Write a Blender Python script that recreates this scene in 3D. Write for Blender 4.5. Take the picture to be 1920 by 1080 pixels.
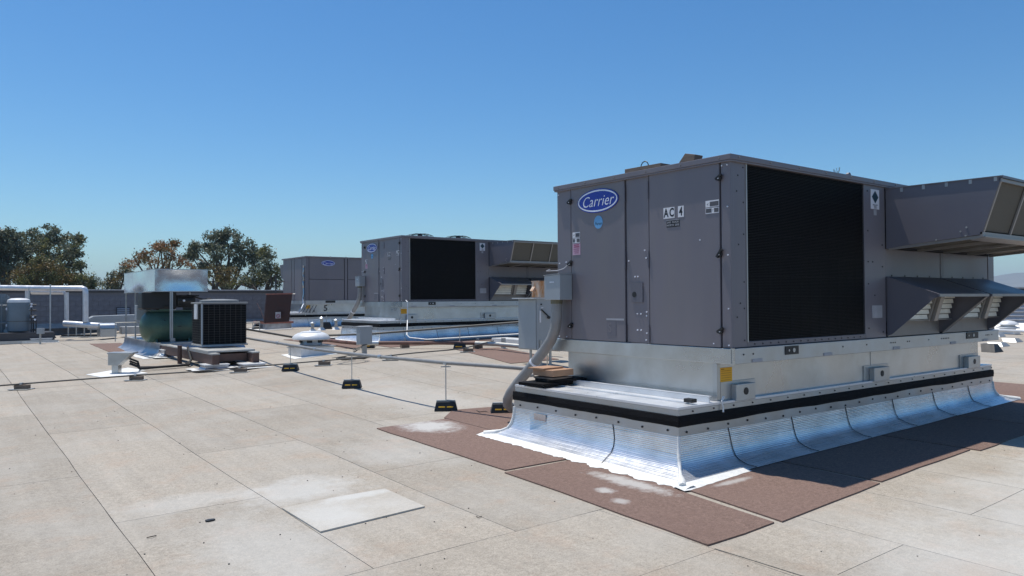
import bpy, bmesh, math, random
from mathutils import Vector, Matrix, noise
R_ = math.radians
scene = bpy.context.scene
for o in list(bpy.data.objects): bpy.data.objects.remove(o)
random.seed(7)

# ------------------------------------------------------------------ camera
CR = Vector((0.79634, -0.60482, -0.00603)); CD = Vector((0.00518, 0.01679, -0.99985)); CF = Vector((0.60484, 0.79618, 0.0150))
CF = CF.normalized(); CR = (CR - CF * CR.dot(CF)).normalized(); UP = CR.cross(CF).normalized()
FPX = 1409.1; EYE = Vector((0, 0, 1.6))
cam = bpy.data.cameras.new('camera'); camo = bpy.data.objects.new('camera', cam); scene.collection.objects.link(camo)
camo.matrix_world = Matrix(((CR.x, UP.x, -CF.x, EYE.x), (CR.y, UP.y, -CF.y, EYE.y), (CR.z, UP.z, -CF.z, EYE.z), (0, 0, 0, 1)))
cam.sensor_width = 36; cam.lens = FPX / 1920 * 36; cam.clip_start = 0.1; cam.clip_end = 20000
scene.camera = camo

# ------------------------------------------------------------------ world, sun, exposure
SUN = Vector((-0.22, 0.94, 2.94)).normalized()
world = bpy.data.worlds.new('World'); scene.world = world; world.use_nodes = True
wn = world.node_tree; wn.nodes.clear()
sky = wn.nodes.new('ShaderNodeTexSky'); sky.sky_type = 'NISHITA'; sky.sun_disc = False
sky.sun_elevation = math.asin(SUN.z); sky.sun_rotation = math.atan2(SUN.x, SUN.y)
sky.altitude = 0; sky.air_density = 1.0; sky.dust_density = 0.5; sky.ozone_density = 1.6
bg = wn.nodes.new('ShaderNodeBackground'); bg.inputs[1].default_value = 0.128
wo = wn.nodes.new('ShaderNodeOutputWorld')
hs = wn.nodes.new('ShaderNodeHueSaturation'); hs.inputs['Saturation'].default_value = 1.3; hs.inputs['Value'].default_value = 1.0
wn.links.new(sky.outputs[0], hs.inputs['Color']); tint = wn.nodes.new('ShaderNodeMix'); tint.data_type = 'RGBA'; tint.blend_type = 'MULTIPLY'; tint.inputs[0].default_value = 1; tint.inputs[7].default_value = (.74, .985, 1.10, 1)
wn.links.new(hs.outputs[0], tint.inputs[6]); wn.links.new(tint.outputs[2], bg.inputs[0]); wn.links.new(bg.outputs[0], wo.inputs[0])
sl = bpy.data.lights.new('sun', 'SUN'); sl.energy = 5.0; sl.angle = R_(0.53); sl.color = (1.0, 0.945, 0.86)
so = bpy.data.objects.new('sun', sl); scene.collection.objects.link(so); so.rotation_euler = SUN.to_track_quat('Z', 'Y').to_euler()
vs = scene.view_settings; vs.view_transform = 'Standard'; vs.look = 'None'; vs.gamma = 1; vs.exposure = -0.14; vs.use_curve_mapping = False
scene.render.engine = 'CYCLES'

# ------------------------------------------------------------------ roof height field and measuring helpers
def ss(a, b, v):
    t = min(max((v - a) / (b - a), 0), 1); return t * t * (3 - 2 * t)
def g(x, y):
    yy = y if y < 18 else 18 + (y - 18) * 0.3
    xx = min(x, 18)
    return .015 * (xx - 5.2) + .014 * (yy - 4.5) + .19 * ss(3.5, 8.5, x) * ss(8, 16, y)
def ray(px, py): return CF + CR * ((px - 960) / FPX) - UP * ((py - 540) / FPX)
def at(px, py, D): return EYE + ray(px, py) * D
def spot(px, py, h=0.0):                       # point of the roof surface seen there in the survey photo
    d = ray(px, py); z = 0.0
    for i in range(60):
        t = (z + h - 1.6) / d.z; p = EYE + d * t
        z = .5 * z + .5 * g(min(max(p.x, -30), 60), min(max(p.y, -20), 60))
    return EYE + d * ((z + h - 1.6) / d.z)
def V(*a): return Vector(a)

# ------------------------------------------------------------------ materials
MATS = {}
def mat(name, col, rough=0.6, metal=0.0, ns=8.0, na=0.12, bump=0.0, bs=200.0, dirt=0.0, ds=1.6, dcol=(0.12, 0.10, 0.08), spec=0.5, stretch=None, dr=(.45, .75)):
    m = bpy.data.materials.new(name); m.use_nodes = True; nt = m.node_tree; N = nt.nodes; L = nt.links
    b = N['Principled BSDF']; b.inputs['Roughness'].default_value = rough; b.inputs['Metallic'].default_value = metal
    b.inputs['Specular IOR Level'].default_value = spec
    tc = N.new('ShaderNodeTexCoord'); src = tc.outputs['Object']
    if stretch:
        mp = N.new('ShaderNodeMapping'); mp.inputs['Scale'].default_value = stretch; L.new(src, mp.inputs['Vector']); src = mp.outputs[0]
    nz = N.new('ShaderNodeTexNoise'); nz.inputs['Scale'].default_value = ns; nz.inputs['Detail'].default_value = 5; L.new(src, nz.inputs['Vector'])
    mr = N.new('ShaderNodeMapRange'); mr.inputs[1].default_value = .3; mr.inputs[2].default_value = .7
    mr.inputs[3].default_value = 1 - na; mr.inputs[4].default_value = 1 + na; L.new(nz.outputs[0], mr.inputs[0])
    mx = N.new('ShaderNodeMix'); mx.data_type = 'RGBA'; mx.blend_type = 'MULTIPLY'; mx.inputs[0].default_value = 1
    mx.inputs[6].default_value = (*col, 1); L.new(mr.outputs[0], mx.inputs[7])
    out = mx.outputs[2]
    if dirt > 0:
        n2 = N.new('ShaderNodeTexNoise'); n2.inputs['Scale'].default_value = ds; n2.inputs['Detail'].default_value = 8; n2.inputs['Roughness'].default_value = .65; L.new(src, n2.inputs['Vector'])
        r2 = N.new('ShaderNodeMapRange'); r2.inputs[1].default_value = dr[0]; r2.inputs[2].default_value = dr[1]; r2.inputs[3].default_value = 0; r2.inputs[4].default_value = dirt; L.new(n2.outputs[0], r2.inputs[0])
        m2 = N.new('ShaderNodeMix'); m2.data_type = 'RGBA'; L.new(r2.outputs[0], m2.inputs[0]); L.new(out, m2.inputs[6]); m2.inputs[7].default_value = (*dcol, 1); out = m2.outputs[2]
    L.new(out, b.inputs['Base Color'])
    if bump > 0:
        n3 = N.new('ShaderNodeTexNoise'); n3.inputs['Scale'].default_value = bs; n3.inputs['Detail'].default_value = 3; L.new(src, n3.inputs['Vector'])
        bp = N.new('ShaderNodeBump'); bp.inputs['Strength'].default_value = bump; bp.inputs['Distance'].default_value = .02; L.new(n3.outputs[0], bp.inputs['Height']); L.new(bp.outputs[0], b.inputs['Normal'])
    # roughness variation
    r3 = N.new('ShaderNodeMapRange'); r3.inputs[1].default_value = .3; r3.inputs[2].default_value = .7
    r3.inputs[3].default_value = max(rough - .08, .03); r3.inputs[4].default_value = min(rough + .08, 1); L.new(nz.outputs[0], r3.inputs[0]); L.new(r3.outputs[0], b.inputs['Roughness'])
    MATS[name] = m; return m

paint = mat('cabinet_paint', (.172, .158, .176), .40, 0, 1.6, .09, .55, 1.1, dirt=.42, ds=2.2, dcol=(.21, .19, .175), stretch=(1, 1, .22))
paint_hood = mat('hood_paint', (.135, .129, .150), .42, 0, 1.3, .06, .12, 2.0, dirt=.2, ds=2.0, dcol=(.20, .18, .16))
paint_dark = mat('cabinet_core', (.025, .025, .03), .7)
coil_m = mat('condenser_coil', (.0035, .0035, .0045), .7, 0, 300, .5, .3, 400, spec=.12)
mesh_m = mat('filter_mesh', (.12, .108, .085), .7, .2, 160, .35, .5, 260)
galv = mat('galvanised_steel', (.47, .49, .50), .42, .8, 3.0, .13, .04, 5.0, dirt=.22, ds=2.5, dcol=(.42, .40, .37))
galv_bright = mat('bright_galvanised', (.50, .53, .55), .32, .9, 1.3, .16, 0, 1.6, dirt=.5, ds=1.4, dcol=(.30, .30, .28))
galv_dull = mat('weathered_galvanised', (.46, .46, .44), .52, .6, 5.0, .15, .10, 8.0, dirt=.35, ds=3, dcol=(.33, .30, .26))
alum = mat('white_aluminium', (.72, .73, .74), .34, .35, 4.0, .08, .05, 20)
rubber = mat('black_rubber_band', (.008, .008, .009), .75, 0, 6, .3, .25, 10, spec=.15)
black = mat('black_plastic', (.012, .012, .013), .5)
tar = mat('white_roof_coating', (.78, .78, .75), .55, 0, 9, .06, .6, 14, dirt=.3, ds=5, dcol=(.5, .46, .4))
pipe_gray = mat('grey_conduit', (.26, .26, .255), .5, .1, 8, .15, .1, 30, dirt=.3, ds=4, dcol=(.18, .16, .14))
pipe_dark = mat('dark_pipe', (.10, .095, .085), .55, .2, 8, .25)
pipe_brown = mat('rusty_red_pipe', (.17, .085, .065), .65, 0, 7, .3, .1, 40)
foam = mat('black_foam_insulation', (.02, .02, .02), .8)
boxgray = mat('grey_enclosure_paint', (.34, .37, .39), .45, .1, 2.0, .05, .05, 6, dirt=.15, ds=3, dcol=(.25, .25, .25))
rustbox = mat('rusted_white_paint', (.72, .68, .58), .6, 0, 3, .06, .1, 30, dirt=.95, ds=5, dcol=(.50, .20, .05), stretch=(1, 1, .3), dr=(.36, .60))
wood = mat('weathered_wood', (.17, .13, .10), .8, 0, 6, .3, .3, 60, stretch=(1, 1, 6))
wood_light = mat('fresh_wood', (.42, .25, .15), .75, 0, 5, .25, .3, 60, dirt=.4, ds=5, dcol=(.25, .13, .08))
beam_m = mat('brown_beam_paint', (.11, .062, .048), .7, 0, 6, .3, .2, 40, dirt=.4, ds=5, dcol=(.06, .04, .035))
yellow = mat('yellow_reflective_stripe', (.75, .42, .02), .5)
orange = mat('orange_label', (.85, .45, .01), .5, 0, 3, .04)
white = mat('white_label', (.72, .72, .74), .5, 0, 5, .05)
white_dim = mat('faded_white_label', (.38, .38, .40), .6, 0, 8, .12)
ink = mat('black_ink', (.01, .01, .013), .5)
teal = mat('dark_teal_ink', (.015, .05, .07), .5)
pinkl = mat('faded_pink_label', (.50, .33, .42), .6, 0, 8, .1)
redink = mat('faded_red_ink', (.30, .06, .12), .6)
blue = mat('blue_enamel', (.012, .035, .33), .3, 0, 3, .05)
silverl = mat('silver_lettering', (.75, .78, .85), .4, .1)
lblue = mat('light_blue_sticker', (.14, .38, .66), .5, 0, 5, .08)
greenp = mat('green_tank_paint', (.052, .105, .068), .40, 0, 4, .2, .05, 10, dirt=.4, ds=3, dcol=(.015, .03, .026))
tankp = mat('grey_tank_paint', (.15, .19, .22), .4, 0, 3, .1)
redp = mat('dark_red_hatch_paint', (.04, .012, .011), .6, 0, 5, .2, .1, 30)
redl = mat('faded_red_curb_paint', (.28, .11, .085), .7, 0, 8, .2)
blockm = mat('grey_block', (.155, .16, .185), .85, 0, 6, .14, .6, 60)
blockn = mat('dark_mortar', (.06, .06, .07), .9)
mortar = mat('grey_mortar', (.15, .155, .175), .9, 0, 12, .1)
cap = mat('parapet_coping', (.33, .34, .36), .5, .3)
capd = mat('shade_strip_and_dark_metal', (.05, .05, .055), .6)  # near-black: painted shade under the copings, also dark skid, valves and hand rails
siding = mat('pale_siding', (.36, .37, .40), .7, 0, 4, .08)
whitem = mat('white_painted_metal', (.74, .75, .75), .42, .1, 4, .08, .05, 20, dirt=.25, ds=6, dcol=(.5, .47, .42))
bark = mat('tree_bark', (.10, .08, .065), .9, 0, 5, .3)
asph = mat('distant_ground', (.10, .10, .08), .95, 0, .05, .3)
glass_m = mat('screen_mesh_dark', (.03, .03, .03), .6)

# brown granule mat
def granule(name, col, grain, gs, blot, blotcol, spots=()):
    m = bpy.data.materials.new(name); m.use_nodes = True; nt = m.node_tree; N = nt.nodes; L = nt.links
    b = N['Principled BSDF']; b.inputs['Roughness'].default_value = .92; b.inputs['Specular IOR Level'].default_value = .25
    ge = N.new('ShaderNodeNewGeometry'); pos = ge.outputs['Position']
    def noi(s, d=4, r=.6, vec=None):
        n = N.new('ShaderNodeTexNoise'); n.inputs['Scale'].default_value = s; n.inputs['Detail'].default_value = d; n.inputs['Roughness'].default_value = r
        L.new(vec if vec else pos, n.inputs['Vector']); return n.outputs[0]
    def rng(s, a, b_, c, d):
        r = N.new('ShaderNodeMapRange'); r.inputs[1].default_value = a; r.inputs[2].default_value = b_; r.inputs[3].default_value = c; r.inputs[4].default_value = d; L.new(s, r.inputs[0]); return r.outputs[0]
    def mul(c1, f):
        x = N.new('ShaderNodeMix'); x.data_type = 'RGBA'; x.blend_type = 'MULTIPLY'; x.inputs[0].default_value = 1; L.new(c1, x.inputs[6]); L.new(f, x.inputs[7]); return x.outputs[2]
    def mixc(f, c1, c2):
        x = N.new('ShaderNodeMix'); x.data_type = 'RGBA'; L.new(f, x.inputs[0]); L.new(c1, x.inputs[6])
        if isinstance(c2, tuple): x.inputs[7].default_value = (*c2, 1)
        else: L.new(c2, x.inputs[7])
        return x.outputs[2]
    rgb = N.new('ShaderNodeRGB'); rgb.outputs[0].default_value = (*col, 1); c = rgb.outputs[0]
    oi = N.new('ShaderNodeObjectInfo')
    c = mul(c, rng(oi.outputs['Random'], 0, 1, .93, 1.07))
    c = mul(c, rng(noi(gs, 3, .8), .3, .7, 1 - grain, 1 + grain))
    c = mul(c, rng(noi(gs * .28, 3, .8), .3, .7, 1 - grain * .6, 1 + grain * .6))
    c = mul(c, rng(noi(14, 6, .7), .3, .7, .95, 1.05))
    c = mixc(rng(noi(.9, 7, .62), .44, .72, 0, blot), c, blotcol)
    c = mixc(rng(noi(.55, 6, .6, None), .52, .8, 0, .35), c, tuple(v * .72 for v in col[:1]) + (col[1] * .66, col[2] * .60))
    if name == 'cap_sheet_granules':
        c = mixc(rng(noi(1.7, 8, .7), .52, .70, 0, .30), c, (.46, .31, .215))
        c = mixc(rng(noi(3.1, 9, .75), .55, .75, 0, .35), c, (.26, .24, .205))
        c = mul(c, rng(noi(60, 2, .5), .62, .75, 1, .72))
        # faint streaks along the sheets
        mp = N.new('ShaderNodeMapping'); mp.inputs['Scale'].default_value = (5.5, .35, 1); L.new(pos, mp.inputs['Vector'])
        c = mul(c, rng(noi(1.2, 5, .6, mp.outputs[0]), .3, .7, .94, 1.06))
    for (cx, cy, rx, ry, amt, sc) in spots:
        sx = N.new('ShaderNodeSeparateXYZ'); L.new(pos, sx.inputs[0])
        def mth(op, a, b_=None):
            q = N.new('ShaderNodeMath'); q.operation = op
            for i, v in enumerate((a, b_)):
                if v is None: continue
                if isinstance(v, (int, float)): q.inputs[i].default_value = v
                else: L.new(v, q.inputs[i])
            return q.outputs[0]
        dx = mth('DIVIDE', mth('SUBTRACT', sx.outputs[0], cx), rx); dy = mth('DIVIDE', mth('SUBTRACT', sx.outputs[1], cy), ry)
        d = mth('SQRT', mth('ADD', mth('MULTIPLY', dx, dx), mth('MULTIPLY', dy, dy)))
        d = mth('ADD', d, mth('MULTIPLY', mth('SUBTRACT', noi(sc, 8, .72), .5), 1.9))
        c = mixc(rng(d, .45, 1.15, amt, 0), c, (.60, .60, .57))
    L.new(c, b.inputs['Base Color'])
    bp = N.new('ShaderNodeBump'); bp.inputs['Strength'].default_value = .5; bp.inputs['Distance'].default_value = .004; L.new(noi(gs, 2, .7), bp.inputs['Height']); L.new(bp.outputs[0], b.inputs['Normal'])
    MATS[name] = m; return m
sheet_m = granule('cap_sheet_granules', (.368, .327, .270), .27, 95, .6, (.43, .405, .36),
                  spots=[(2.45, 6.25, .55, .45, .5, 4), (1.75, 5.0, .5, .9, .3, 3), (1.6, 6.5, .5, .28, .3, 3), (3.9, 7.0, .7, .8, .22, 3), (5.1, 2.1, .9, .8, .3, 2.5), (7.6, 2.0, 2.4, .9, .45, 1.5), (5.8, 10, .8, 2.2, .25, 2), (10.5, 2.4, 2.5, .8, .4, 1.5)])
matbrown = granule('brown_mat_granules', (.205, .138, .112), .40, 110, .5, (.19, .125, .105),
                   spots=[(4.78, 7.95, .34, .45, .75, 9), (4.75, 4.6, .12, .5, .6, 11), (4.42, 4.55, .08, .10, .6, 14), (4.30, 4.25, .07, .09, .5, 14), (5.45, 4.05, .3, .05, .5, 6)])
patch_m = granule('pale_patch_granules', (.46, .425, .365), .18, 110, .7, (.56, .54, .50), spots=[(2.35, 5.40, .3, .35, .45, 7), (2.75, 5.72, .35, .10, .6, 7)])
base_m = mat('roof_bitumen', (.035, .032, .030), .9)

# corrugated aluminium foil flashing (ribs follow the sheet by UV)
def foil_mat():
    m = bpy.data.materials.new('ribbed_aluminium_foil'); m.use_nodes = True; nt = m.node_tree; N = nt.nodes; L = nt.links
    b = N['Principled BSDF']; b.inputs['Metallic'].default_value = .70; b.inputs['Roughness'].default_value = .3
    uv = N.new('ShaderNodeUVMap'); wv = N.new('ShaderNodeTexWave'); wv.bands_direction = 'Y'; wv.inputs['Scale'].default_value = 17.5; wv.inputs['Distortion'].default_value = .5; wv.inputs['Detail'].default_value = 2; wv.inputs['Detail Scale'].default_value = 1.5
    L.new(uv.outputs[0], wv.inputs['Vector'])
    ge = N.new('ShaderNodeNewGeometry')
    nz = N.new('ShaderNodeTexNoise'); nz.inputs['Scale'].default_value = 3.0; nz.inputs['Detail'].default_value = 5; L.new(ge.outputs['Position'], nz.inputs['Vector'])
    mp = N.new('ShaderNodeMapping'); mp.inputs['Scale'].default_value = (6, 90, 1); L.new(uv.outputs[0], mp.inputs['Vector'])
    n2 = N.new('ShaderNodeTexNoise'); n2.inputs['Scale'].default_value = 1.0; n2.inputs['Detail'].default_value = 4; L.new(mp.outputs[0], n2.inputs['Vector'])
    b1 = N.new('ShaderNodeBump'); b1.inputs['Strength'].default_value = .32; b1.inputs['Distance'].default_value = .003; L.new(wv.outputs['Fac'], b1.inputs['Height'])
    b2 = N.new('ShaderNodeBump'); b2.inputs['Strength'].default_value = .5; b2.inputs['Distance'].default_value = .03; L.new(nz.outputs[0], b2.inputs['Height']); L.new(b1.outputs[0], b2.inputs['Normal'])
    b3 = N.new('ShaderNodeBump'); b3.inputs['Strength'].default_value = .35; b3.inputs['Distance'].default_value = .004; L.new(n2.outputs[0], b3.inputs['Height']); L.new(b2.outputs[0], b3.inputs['Normal'])
    L.new(b3.outputs[0], b.inputs['Normal'])
    def mr(src, a, b_, c, d):
        q = N.new('ShaderNodeMapRange'); q.inputs[1].default_value = a; q.inputs[2].default_value = b_; q.inputs[3].default_value = c; q.inputs[4].default_value = d; L.new(src, q.inputs[0]); return q.outputs[0]
    def mu(a, b_):
        q = N.new('ShaderNodeMath'); q.operation = 'MULTIPLY'; L.new(a, q.inputs[0]); L.new(b_, q.inputs[1]); return q.outputs[0]
    v = mu(mu(mr(nz.outputs[0], .3, .7, .70, 1.0), mr(n2.outputs[0], .3, .7, .86, 1.06)), mr(wv.outputs['Fac'], 0, .45, .74, 1.0))
    cc = N.new('ShaderNodeCombineColor')
    for i in range(3): L.new(v, cc.inputs[i])
    L.new(cc.outputs[0], b.inputs['Base Color'])
    L.new(mr(n2.outputs[0], .3, .7, .22, .40), b.inputs['Roughness'])
    return m
foil_m = foil_mat()

def leaf_mat(name, cols):
    m = bpy.data.materials.new(name); m.use_nodes = True; nt = m.node_tree; N = nt.nodes; L = nt.links
    b = N['Principled BSDF']; b.inputs['Roughness'].default_value = .55
    ge = N.new('ShaderNodeNewGeometry'); cr = N.new('ShaderNodeValToRGB'); e = cr.color_ramp.elements
    while len(e) < len(cols): e.new(.5)
    for i, c in enumerate(cols): e[i].position = i / (len(cols) - 1); e[i].color = (*c, 1)
    L.new(ge.outputs['Random Per Island'], cr.inputs[0]); L.new(cr.outputs[0], b.inputs['Base Color'])
    tl = N.new('ShaderNodeBsdfTranslucent'); L.new(cr.outputs[0], tl.inputs[0]); ms = N.new('ShaderNodeMixShader'); ms.inputs[0].default_value = .35
    L.new(b.outputs[0], ms.inputs[1]); L.new(tl.outputs[0], ms.inputs[2]); L.new(ms.outputs[0], N['Material Output'].inputs['Surface'])
    return m

# ------------------------------------------------------------------ mesh building
class MB:
    def __init__(s): s.v = []; s.f = []; s.uv = None
    def quad(s, a, b, c, d): n = len(s.v); s.v += [tuple(a), tuple(b), tuple(c), tuple(d)]; s.f.append((n, n + 1, n + 2, n + 3)); return s
    def poly(s, pts): n = len(s.v); s.v += [tuple(p) for p in pts]; s.f.append(tuple(range(n, n + len(pts)))); return s
    def box(s, x0, y0, z0, x1, y1, z1):
        if x0 > x1: x0, x1 = x1, x0
        if y0 > y1: y0, y1 = y1, y0
        if z0 > z1: z0, z1 = z1, z0
        n = len(s.v); s.v += [(x0, y0, z0), (x1, y0, z0), (x1, y1, z0), (x0, y1, z0), (x0, y0, z1), (x1, y0, z1), (x1, y1, z1), (x0, y1, z1)]
        s.f += [tuple(n + i for i in q) for q in ((0, 3, 2, 1), (4, 5, 6, 7), (0, 1, 5, 4), (1, 2, 6, 5), (2, 3, 7, 6), (3, 0, 4, 7))]; return s
    def prism(s, pts, ext):
        pts = [Vector(p) for p in pts]; ext = Vector(ext); k = len(pts)
        nrm = Vector((0, 0, 0))
        for i in range(k): nrm += pts[i].cross(pts[(i + 1) % k])
        if nrm.dot(ext) > 0: pts = pts[::-1]
        n = len(s.v); s.v += [tuple(p) for p in pts] + [tuple(p + ext) for p in pts]
        s.f.append(tuple(range(n, n + k))); s.f.append(tuple(range(n + 2 * k - 1, n + k - 1, -1)))
        for i in range(k): j = (i + 1) % k; s.f.append((n + j, n + i, n + k + i, n + k + j))
        return s
    def tube(s, path, r, n=10, caps=True):
        path = [Vector(p) for p in path]; rs = r if isinstance(r, (list, tuple)) else [r] * len(path)
        base = len(s.v); prev = None
        for i, p in enumerate(path):
            t = (path[min(i + 1, len(path) - 1)] - path[max(i - 1, 0)]).normalized()
            if prev is None: a = t.orthogonal().normalized()
            else:
                a = prev - t * prev.dot(t)
                a = a.normalized() if a.length > 1e-6 else t.orthogonal().normalized()
            prev = a; bb = t.cross(a)
            for k in range(n):
                w = 2 * math.pi * k / n; s.v.append(tuple(p + (a * math.cos(w) + bb * math.sin(w)) * rs[i]))
        for i in range(len(path) - 1):
            for k in range(n):
                q = base + i * n; s.f.append((q + k, q + (k + 1) % n, q + n + (k + 1) % n, q + n + k))
        if caps:
            s.f.append(tuple(base + k for k in range(n))[::-1]); q = base + (len(path) - 1) * n; s.f.append(tuple(q + k for k in range(n)))
        return s
    def bar(s, a, b, w, h=None):
        a = Vector(a); b = Vector(b); h = h or w; t = (b - a).normalized()
        u = t.cross(Vector((0, 0, 1))); u = u.normalized() if u.length > 1e-4 else Vector((1, 0, 0)); v = u.cross(t)
        pts = [a + u * w / 2 + v * h / 2, a - u * w / 2 + v * h / 2, a - u * w / 2 - v * h / 2, a + u * w / 2 - v * h / 2]
        return s.prism(pts, b - a)
    def lathe(s, prof, c=(0, 0, 0), n=24):
        base = len(s.v); c = Vector(c)
        for r, z in prof:
            for k in range(n): w = 2 * math.pi * k / n; s.v.append((c.x + r * math.cos(w), c.y + r * math.sin(w), c.z + z))
        for i in range(len(prof) - 1):
            for k in range(n): q = base + i * n; s.f.append((q + k, q + (k + 1) % n, q + n + (k + 1) % n, q + n + k))
        s.f.append(tuple(base + k for k in range(n))[::-1]); q = base + (len(prof) - 1) * n; s.f.append(tuple(q + k for k in range(n)))
        return s
    def grid(s, fn, nu, nv):
        base = len(s.v)
        for j in range(nv + 1):
            for i in range(nu + 1): s.v.append(tuple(fn(i / nu, j / nv)))
        for j in range(nv):
            for i in range(nu): a = base + j * (nu + 1) + i; s.f.append((a, a + 1, a + nu + 2, a + nu + 1))
        return s
    def mesh(s, name, m, smooth=False):
        me = bpy.data.meshes.new(name); me.from_pydata(s.v, [], s.f); me.materials.append(m)
        if smooth: me.shade_smooth() if hasattr(me, 'shade_smooth') else None
        me.update(); return me
    def obj(s, name, m, parent=None, smooth=False, bevel=0, loc=None, **kw):
        o = bpy.data.objects.new(name, s.mesh(name, m, smooth)); scene.collection.objects.link(o)
        if parent is not None: o.parent = parent
        if loc is not None: o.location = loc
        if bevel:
            b = o.modifiers.new('bevel', 'BEVEL'); b.width = bevel; b.segments = 2; b.limit_method = 'ANGLE'; b.angle_limit = R_(50); b.harden_normals = False
        for k, v in kw.items(): o[k] = v
        return o
def smooth_angle(o, a=40):
    for p in o.data.polygons: p.use_smooth = True
    try: o.data.set_sharp_from_angle(angle=R_(a))
    except Exception: pass
    return o
def tag(o, label, cat, group=None):
    o['label'] = label; o['category'] = cat
    if group: o['group'] = group
    return o
def thing(name, loc, label, cat, group=None, rz=0):
    o = bpy.data.objects.new(name, None); scene.collection.objects.link(o); o.location = loc; o.rotation_euler = (0, 0, rz); o.empty_display_size = .2
    return tag(o, label, cat, group)
def kids(o): return [c for c in bpy.data.objects if c.parent == o]
def dup(root, loc, label, rz=0, skip=()):
    r = root.copy(); scene.collection.objects.link(r); r.location = loc; r.rotation_euler = (0, 0, rz); r['label'] = label
    out = {}
    for ch in kids(root):
        if ch.name.split('.')[0] in skip: continue
        c = ch.copy(); scene.collection.objects.link(c); c.parent = r
        for gch in kids(ch):
            d = gch.copy(); scene.collection.objects.link(d); d.parent = c
    return r
def text_mesh(s, size, xf, m, name, parent, shear=0, ext=.0015, sx=1.0, spacing=1.0, bold=0.0, align='CENTER'):
    cu = bpy.data.curves.new('txt', 'FONT'); cu.body = s; cu.size = size; cu.shear = shear; cu.extrude = ext; cu.align_x = align; cu.align_y = 'CENTER'; cu.space_character = spacing; cu.offset = bold; cu.resolution_u = 3
    to = bpy.data.objects.new('txt', cu); scene.collection.objects.link(to); bpy.context.view_layer.update()
    me = bpy.data.meshes.new_from_object(to.evaluated_get(bpy.context.evaluated_depsgraph_get()))
    bpy.data.objects.remove(to); bpy.data.curves.remove(cu)
    me.transform(Matrix.Diagonal((sx, 1, 1, 1))); me.transform(xf); me.materials.clear(); me.materials.append(m)
    o = bpy.data.objects.new(name, me); scene.collection.objects.link(o); o.parent = parent; return o
# frame on a face: origin p, text x-axis ax, up z, outward n
def face_xf(p, ax, n):
    ax = Vector(ax); n = Vector(n); up = n.cross(ax)
    return Matrix(((ax.x, up.x, n.x, p[0]), (ax.y, up.y, n.y, p[1]), (ax.z, up.z, n.z, p[2]), (0, 0, 0, 1)))
FX = ((0, -1, 0), (-1, 0, 0))      # text on a -X facing face
FY = ((1, 0, 0), (0, -1, 0))       # text on a -Y facing face

# ================================================================== SETTING
# distant ground
MB().quad((-9000, -9000, -7), (9000, -9000, -7), (9000, 9000, -7), (-9000, 9000, -7)).obj('ground', asph, kind='structure')
# hills
def hills():
    mb = MB(); n = 90
    rows = []
    for j, (dd, hf) in enumerate(((2350, 0.0), (2600, .55), (2900, 1.0), (3500, 0.2))):
        row = []
        for i in range(n + 1):
            px = 1150 + i * 26; d = ray(px, 556); d = Vector((d.x, d.y, 0)).normalized()
            t = i / n
            h = 92 * ss(.18, .38, t) * (1 - .55 * ss(.55, 1, t)) + 26 * ss(0, .25, t) + 13 * noise.noise(Vector((i * .13, 3.1, 0))) + 5 * noise.noise(Vector((i * .5, 8.1, 0)))
            k = hf * (1 + .12 * noise.noise(Vector((i * .3, j * 5, 0))))
            p = d * dd; row.append((p.x, p.y, -6.5 + max(h, 2) * k * .80))
        rows.append(row)
    mb.grid(lambda u, v: rows[round(v * 3)][round(u * n)], n, 3)
    o = mb.obj('hills', mat('dry_hill_brush', (.14, .135, .12), .95, 0, .02, .3), kind='structure'); smooth_angle(o, 80)
hills()
# building body + roof
RX0, RX1, RY0, RY1 = -14, 31.2, -8, 36.0
def roofmesh(off, x0, x1, y0, y1, st): return MB().grid(lambda u, v: (x0 + (x1 - x0) * u, y0 + (y1 - y0) * v, g(x0 + (x1 - x0) * u, y0 + (y1 - y0) * v) + off), int((x1 - x0) / st), int((y1 - y0) / st))
roof = roofmesh(-.012, RX0, RX1, RY0, RY1, .5).obj('roof', base_m, kind='structure')
MB().box(RX0, RY0, -7, RX1, RY1, -.45).obj('building_walls', mat('stucco', (.4, .38, .35), .9), kind='structure')

XS = [-14 + 0, -12.1, -11, -9.9, -8.8, -7.7, -6.6, -5.5, -4.4, -3.3, -2.2, -1.15, -.07, 1.03, 2.12, 3.22, 4.38, 5.52, 6.64, 7.76, 8.88, 10.0, 11.12, 12.24, 13.36, 14.5, 15.6, 16.7, 17.8, 18.9, 20, 21.1, 22.2, 23.3, 24.4, 25.5, 26.6, 27.7, 28.8, 30, 31.2]
OFF = {-.07: 8.0, 1.03: 6.23, 2.12: 8.26, 3.22: 6.38, 4.38: 8.75}
XB = [4.02, 5.06, 6.08, 7.16, 8.26, 9.36, 10.46, 11.56, 12.66, 13.76, 14.86, 15.96, 17.06, 18.16, 19.26, 20.36, 21.46, 22.56, 23.66, 24.76, 25.86, 26.96, 28.06, 29.16, 31.2]
def wob(s, t): return .016 * noise.noise(Vector((s * 7.3, t * .9, 1.7))) + .003 * noise.noise(Vector((s * 3.1, t * 5.0, 9.7)))
sheets = []
def sheet(x0, x1, y0, y1):
    sheets.append((x0, x1, y0, y1))
for i in range(len(XS) - 1):
    x0, x1 = XS[i], XS[i + 1]; per = 4.28
    o0 = OFF.get(x0, 6.3 + (2.1 if i % 2 else 0) + .4 * math.sin(i * 2.1))
    k = math.floor((4.22 - o0) / per) ; ys = [4.22] + [o0 + per * q for q in range(-3, 12) if 4.22 + .6 < o0 + per * q < RY1 - .5] + [RY1]
    for a, b in zip(ys, ys[1:]): sheet(x0, x1, a, b)
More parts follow.
